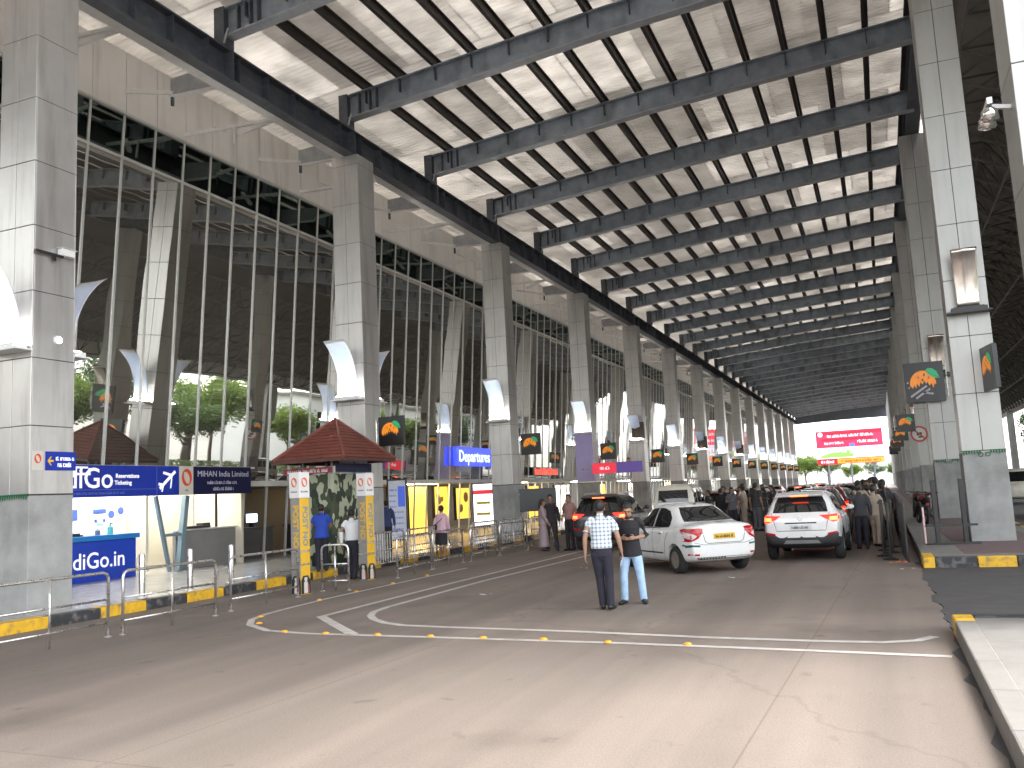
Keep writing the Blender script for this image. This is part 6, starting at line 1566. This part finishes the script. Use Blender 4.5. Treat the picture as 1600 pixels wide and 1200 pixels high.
# litter
bm = B(); rn = random.Random(2)
for k in range(6):
    a = rn.uniform(0, 6.28); c = Vector((rn.uniform(-.22, .22), rn.uniform(-.08, .08), .03)); r_ = rn.uniform(.05, .11)
    v = [bm.verts.new(c + Vector((r_ * math.cos(a + q), r_ * math.sin(a + q) * .7, .05 * rn.random()))) for q in (0, 1.3, 2.6, 3.9, 5.1)]; bm.faces.new(v)
o = obj('crumpled_wrapper', bm, mat('orange_wrapper', (.65, .2, .05), .5), None); o.location = (.12, 21.0, .006); tag(o, 'crumpled orange wrapper on the road by the platform corner', 'litter')
def lit(x, y, lab, s):
    rn = random.Random(s); bm = B()
    for k in range(3):
        c = Vector((rn.uniform(-.15, .15), rn.uniform(-.1, .1), .006)); v = [bm.verts.new(c + Vector((.05 * math.cos(q), .035 * math.sin(q), .015 * rn.random()))) for q in (0, 1.5, 3, 4.6)]; bm.faces.new(v)
    o = obj('paper_scrap', bm, M_white, None); o.location = (x, y, .004); tag(o, lab, 'litter')
lit(-7.02, 21.3, 'white paper scraps on the road left of the check shirt man', 1); lit(-7.36, 15.95, 'white paper scrap alone between the two white lines and the men', 2); lit(-2.9, 18.6, 'white paper scraps on the road behind the taxi', 3); lit(.3, 20.0, 'white scrap near the platform corner', 4)
# ================================================================== SPACE FRAME ROOF ON THE RIGHT
t = thing('space_frame_roof', 'dark lattice space frame roof over the service lane at right', 'canopy', (9, 80, 12.6)); Ti = Matrix.Translation((-9, -80, -12.6))
bm = B(); q = 2.2; X0, Y0_, nx, ny = 3.3, 15, 5, 60
def sfz(x): return 14.3 - (x - X0) * (14.3 - 8.7) / (q * nx)
def rod(a, b): bar(bm, a, b, .075, .075)
for i in range(nx + 1):
    for j in range(ny + 1):
        x, y = X0 + q * i, Y0_ + q * j
        if i < nx: rod((x, y, sfz(x)), (x + q, y, sfz(x + q)))
        if j < ny: rod((x, y, sfz(x)), (x, y + q, sfz(x)))
        if i < nx and j < ny:
            c = (x + q / 2 + .5, y + q / 2, sfz(x + q / 2) + 1.0)
            for dx in (0, q):
                for dy in (0, q): rod((x + dx, y + dy, sfz(x + dx)), c)
            if i < nx - 1: rod(c, (c[0] + q, c[1], c[2] - (sfz(x) - sfz(x + q))))
            if j < ny - 1: rod(c, (c[0], c[1] + q, c[2]))
M_lat = mat('dark_lattice_steel', (.13, .125, .11), .5, .2, .2, 2)
o = obj('lattice', bm, M_lat, t); o.matrix_parent_inverse = Ti
xe = X0 + q * nx + .8
bm = B(); prism(bm, [(X0 - .3, sfz(X0 - .3) + 1.7), (xe, sfz(xe) + 1.35), (xe, sfz(xe) + 1.43), (X0 - .3, sfz(X0 - .3) + 1.78)], 'y', Y0_ - .5, Y0_ + q * ny + .5); o = obj('roof_deck', bm, mat('dark_roof_deck', (.17, .155, .135), .7, 0, .2, .4), t); o.matrix_parent_inverse = Ti
bm = B(); box(bm, xe - .25, xe, Y0_ - .5, Y0_ + q * ny + .5, sfz(xe) + .2, sfz(xe) + 1.34); o = obj('roof_edge', bm, M_white, t); o.matrix_parent_inverse = Ti
# outer row of columns
for i, y in enumerate((21, 44, 67, 90, 113, 136)):
    o = copy_tree(pr); o.location = (13.6, y, 0); o.scale = (.7, .7, .55); tag(o, 'short outer grey column of the lattice roof beyond the service lane, %s along' % ordn(i), 'column', 'outer columns of the lattice roof')
bm = B(); box(bm, 12.9, 19.3, -20, 230, -.1, .16); struct('pavement', bm, [M_concrete])
# white office building on the right
t = thing('office_building', 'white low building beyond the service lane on the right', 'building', (21, 95, 0)); Ti2 = Matrix.Translation((-21, -95, 0))
bm = B(); box(bm, 19.5, 34, 82, 124, 0, 8.4); o = obj('wall', bm, mat('white_render', (.72, .72, .7), .7, 0, .06, .4), t); o.matrix_parent_inverse = Ti2
for k in range(8):
    for z in (1.0, 4.8):
        bm = B(); box(bm, 19.42, 19.5, 84 + 5 * k, 87 + 5 * k, z, z + 2); o = obj('window', bm, M_carglass, t); o.matrix_parent_inverse = Ti2
bm = B(); box(bm, 19.0, 34.5, 81.5, 124.5, 8.4, 8.75); o = obj('roof', bm, M_concrete, t); o.matrix_parent_inverse = Ti2
# ================================================================== BILLBOARD AT THE FAR END
t = thing('billboard', 'large red billboard with white lines and orange strip at the far end', 'billboard', (-5.7, 200, 0))
bw = 6.6; z0, z1 = 4.95, 12.05
def em(n, c, e=1.0): return mat(n, c, .5, 0, .06, 1, emit=c, estr=e * .13)
BM_ = [em('billboard_red', (.78, .01, .03)), em('billboard_white', (.85, .82, .85), .8), em('billboard_orange', (.85, .33, .03)), em('billboard_green', (.25, .5, .1), .7), em('billboard_blue', (.1, .15, .6)), em('billboard_pink', (.74, .03, .08)), em('billboard_grey', (.45, .45, .5), .6)]
bm = B(); box(bm, -bw, bw, 0, .4, z0, z1, 0); obj('panel', bm, [BM_[1]], t)
bm = B()
def bp_(x0, x1, a, b_, mi, d=.01): box(bm, x0 * bw, x1 * bw, -d, 0, z0 + (z1 - z0) * a, z0 + (z1 - z0) * b_, mi)
bp_(-1, 1, .5, 1, 5); bp_(-1, 1, .88, .97, 0, .012); bp_(-.82, .7, .70, .77, 0, .012); bp_(-1, 1, 0, .17, 0)
v = [bm.verts.new((x * bw, -.012, z0 + (z1 - z0) * a)) for x, a in ((-.95, .2), (.1, .2), (.1, .3), (-.3, .36), (-.6, .34), (-.85, .27))]; f = bm.faces.new(v); f.material_index = 3
v = [bm.verts.new((x * bw, -.012, z0 + (z1 - z0) * a)) for x, a in ((.2, .24), (.95, .24), (.95, .36), (.6, .42), (.4, .36))]; f = bm.faces.new(v); f.material_index = 6
lathe(bm, [(.5, -.02), (.5, -.001)], 16, 'y', 1, (-bw * .86, 0, z0 + (z1 - z0) * .9)); lathe(bm, [(.4, -.02), (.4, -.001)], 16, 'y', 3, (-bw * .05, 0, z0 + (z1 - z0) * .36))
bp_(-.4, 1, .02, .15, 2, .016); bp_(.0, .16, .5, .6, 4, .014)
M = basis((0, -.02, 0), (1, 0, 0), (0, 0, 1)); H_ = z1 - z0
glyph_line(bm, M, -bw * .65, bw * .75, z0 + H_ * .84, .55, 1, 51, .01); glyph_line(bm, M, -bw * .75, -bw * .15, z0 + H_ * .63, .5, 1, 52, .01); glyph_line(bm, M, bw * .25, bw * .85, z0 + H_ * .65, .6, 1, 53, .01); glyph_line(bm, M, -bw * .9, -bw * .42, z0 + H_ * .085, .6, 1, 54, .01); glyph_line(bm, M, -bw * .3, bw * .9, z0 + H_ * .085, .5, 0, 55, .01)
glyph_line(bm, M, bw * .2, bw * .9, z0 + H_ * .44, .4, 6, 56, .01)
obj('artwork', bm, BM_, t)
bm = B()
for x in (-4.5, 0, 4.5): box(bm, x - .18, x + .18, .42, .78, 0, z1 - .5)
obj('post', bm, M_steel, t)
# ================================================================== TREES
def leaf_mat(name, col, tr=.25):
    m = mat(name, col, .55, 0, .45, .8); N, L, b = nodes(m)
    out = [n for n in N if n.bl_idname == 'ShaderNodeOutputMaterial'][0]; t_ = N.new('ShaderNodeBsdfTranslucent'); t_.inputs['Color'].default_value = (col[0] * 2.2, col[1] * 2.0, col[2] * 1.2, 1)
    mx = N.new('ShaderNodeMixShader'); mx.inputs[0].default_value = tr; L.new(b.outputs[0], mx.inputs[1]); L.new(t_.outputs[0], mx.inputs[2]); L.new(mx.outputs[0], out.inputs['Surface'])
    return m
LM = [leaf_mat('leaf_mid_green', (.065, .125, .028)), leaf_mat('leaf_yellow_green', (.11, .18, .032)), leaf_mat('leaf_dark_green', (.032, .075, .02))]
def tree_proto(seed, h, cr, lm, nleaf=8500, ls=.36):
    rn = random.Random(seed); t = bpy.data.objects.new('tree', None); COL.objects.link(t)
    bm = B(); tips = []
    base = [Vector((0, 0, 0)), Vector((.1, .05, h * .2)), Vector((.0, .15, h * .42)), Vector((.15, 0, h * .62))]
    tube(bm, base, [h * .030, h * .024, h * .019, h * .010], 10)
    for k in range(11):
        a = k * 2.4 + rn.uniform(-.4, .4); z = h * rn.uniform(.3, .6); p0 = Vector((.05, .08, z)); r_ = cr * rn.uniform(.55, 1.0)
        p2 = p0 + Vector((math.cos(a) * r_, math.sin(a) * r_, h * rn.uniform(.12, .36))); p1 = p0.lerp(p2, .5) + Vector((0, 0, h * .05)); tube(bm, [p0, p1, p2], [h * .011, h * .007, h * .003], 7); tips += [p1, p2, p2]
        for q in range(2):
            a2 = a + rn.uniform(-.9, .9); p3 = p1 + Vector((math.cos(a2), math.sin(a2), .6)) * cr * .4; tube(bm, [p1, p3], [h * .006, h * .002], 6); tips.append(p3)
    obj('trunk', bm, M_tree_bark, t, smooth=True)
    bm = B(); cl = [(tp + Vector((rn.gauss(0, .3), rn.gauss(0, .3), rn.uniform(-.2, .5))), cr * rn.uniform(.22, .42)) for tp in tips] + [(Vector((rn.gauss(0, cr * .3), rn.gauss(0, cr * .3), h * rn.uniform(.7, .95))), cr * rn.uniform(.25, .4)) for _ in range(7)]
    for k in range(nleaf):
        c, r_ = rn.choice(cl); d = Vector((rn.gauss(0, 1), rn.gauss(0, 1), rn.gauss(0, .8))).normalized(); p = c + d * r_ * rn.random() ** .45
        s = ls * rn.uniform(.5, 1.2); u = Vector((rn.gauss(0, 1), rn.gauss(0, 1), rn.gauss(0, .6))).normalized(); v_ = u.orthogonal().normalized(); v_ = Matrix.Rotation(rn.uniform(0, 6.28), 3, u) @ v_
        q = [bm.verts.new(p - u * s * .5), bm.verts.new(p + v_ * s * .28), bm.verts.new(p + u * s * .5 + Vector((0, 0, -s * .1))), bm.verts.new(p - v_ * s * .28)]; bm.faces.new(q)
    obj('crown', bm, lm, t)
    return t
tp_ = [tree_proto(1, 9.5, 4.2, LM[0]), tree_proto(2, 7.5, 3.4, LM[1]), tree_proto(3, 11.5, 4.6, LM[2])]
kinds = ['mid green spreading tree', 'yellow green bushy tree', 'tall dark green tree']
spots = [(19, 2, 0, .85), (22, 10, 1, 1.2), (18.6, 19, 1, .95), (22, 27, 0, 1.1), (18.3, 34, 0, .72), (20, 41, 1, 1.1), (18.2, 49, 1, .9), (21, 55, 2, .9), (18.4, 62, 0, .75), (22, 69, 1, 1.2), (18.2, 77, 1, .9), (17.5, 88, 0, .75), (17.8, 98, 1, 1.0), (17.6, 112, 2, .7), (24, 134, 0, 1), (28, 150, 2, 1)]
far = [(-15.5, 207, 1, .95), (-11, 212, 0, .8), (-6, 216, 1, .65), (-1.5, 220, 2, .5), (3, 214, 0, .55), (6.5, 205, 1, .5), (9, 218, 2, .7)]
u3 = [0, 0, 0]
for grp, lst, w_ in (('trees across the service lane', spots, 'across the service lane on the right'), ('trees beyond the far end', far, 'beyond the far end below the billboard')):
    cnts = [0, 0, 0]
    for (x, y, k, s) in lst:
        o = tp_[k] if not u3[k] else copy_tree(tp_[k]); u3[k] = 1
        o.location = (x, y, 0); o.rotation_euler = (0, 0, x * 3.1 + y); o.scale = (s, s, s)
        tag(o, '%s %s, %s of its kind' % (kinds[k], w_, ordn(cnts[k])), 'tree', grp); cnts[k] += 1
# low hedge across the service lane
bm = B(); rn = random.Random(8)
for k in range(9000):
    p = Vector((rn.uniform(15.6, 16.9), rn.uniform(-8, 80), rn.random() ** .6 * 1.1)); s = .3; u = Vector((rn.gauss(0, 1), rn.gauss(0, 1), rn.gauss(0, .6))).normalized(); v_ = u.orthogonal().normalized()
    bm.faces.new([bm.verts.new(p - u * s * .5), bm.verts.new(p + v_ * s * .28), bm.verts.new(p + u * s * .5), bm.verts.new(p - v_ * s * .28)])
o = obj('hedge', bm, LM[1]); tag(o, 'low green hedge along the far side of the service lane', 'hedge')

# lavender advertising wrap round the lower part of the third column beyond the kiosk
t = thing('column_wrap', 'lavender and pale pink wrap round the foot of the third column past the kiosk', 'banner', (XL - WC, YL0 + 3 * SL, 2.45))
bm = B(); e = .02
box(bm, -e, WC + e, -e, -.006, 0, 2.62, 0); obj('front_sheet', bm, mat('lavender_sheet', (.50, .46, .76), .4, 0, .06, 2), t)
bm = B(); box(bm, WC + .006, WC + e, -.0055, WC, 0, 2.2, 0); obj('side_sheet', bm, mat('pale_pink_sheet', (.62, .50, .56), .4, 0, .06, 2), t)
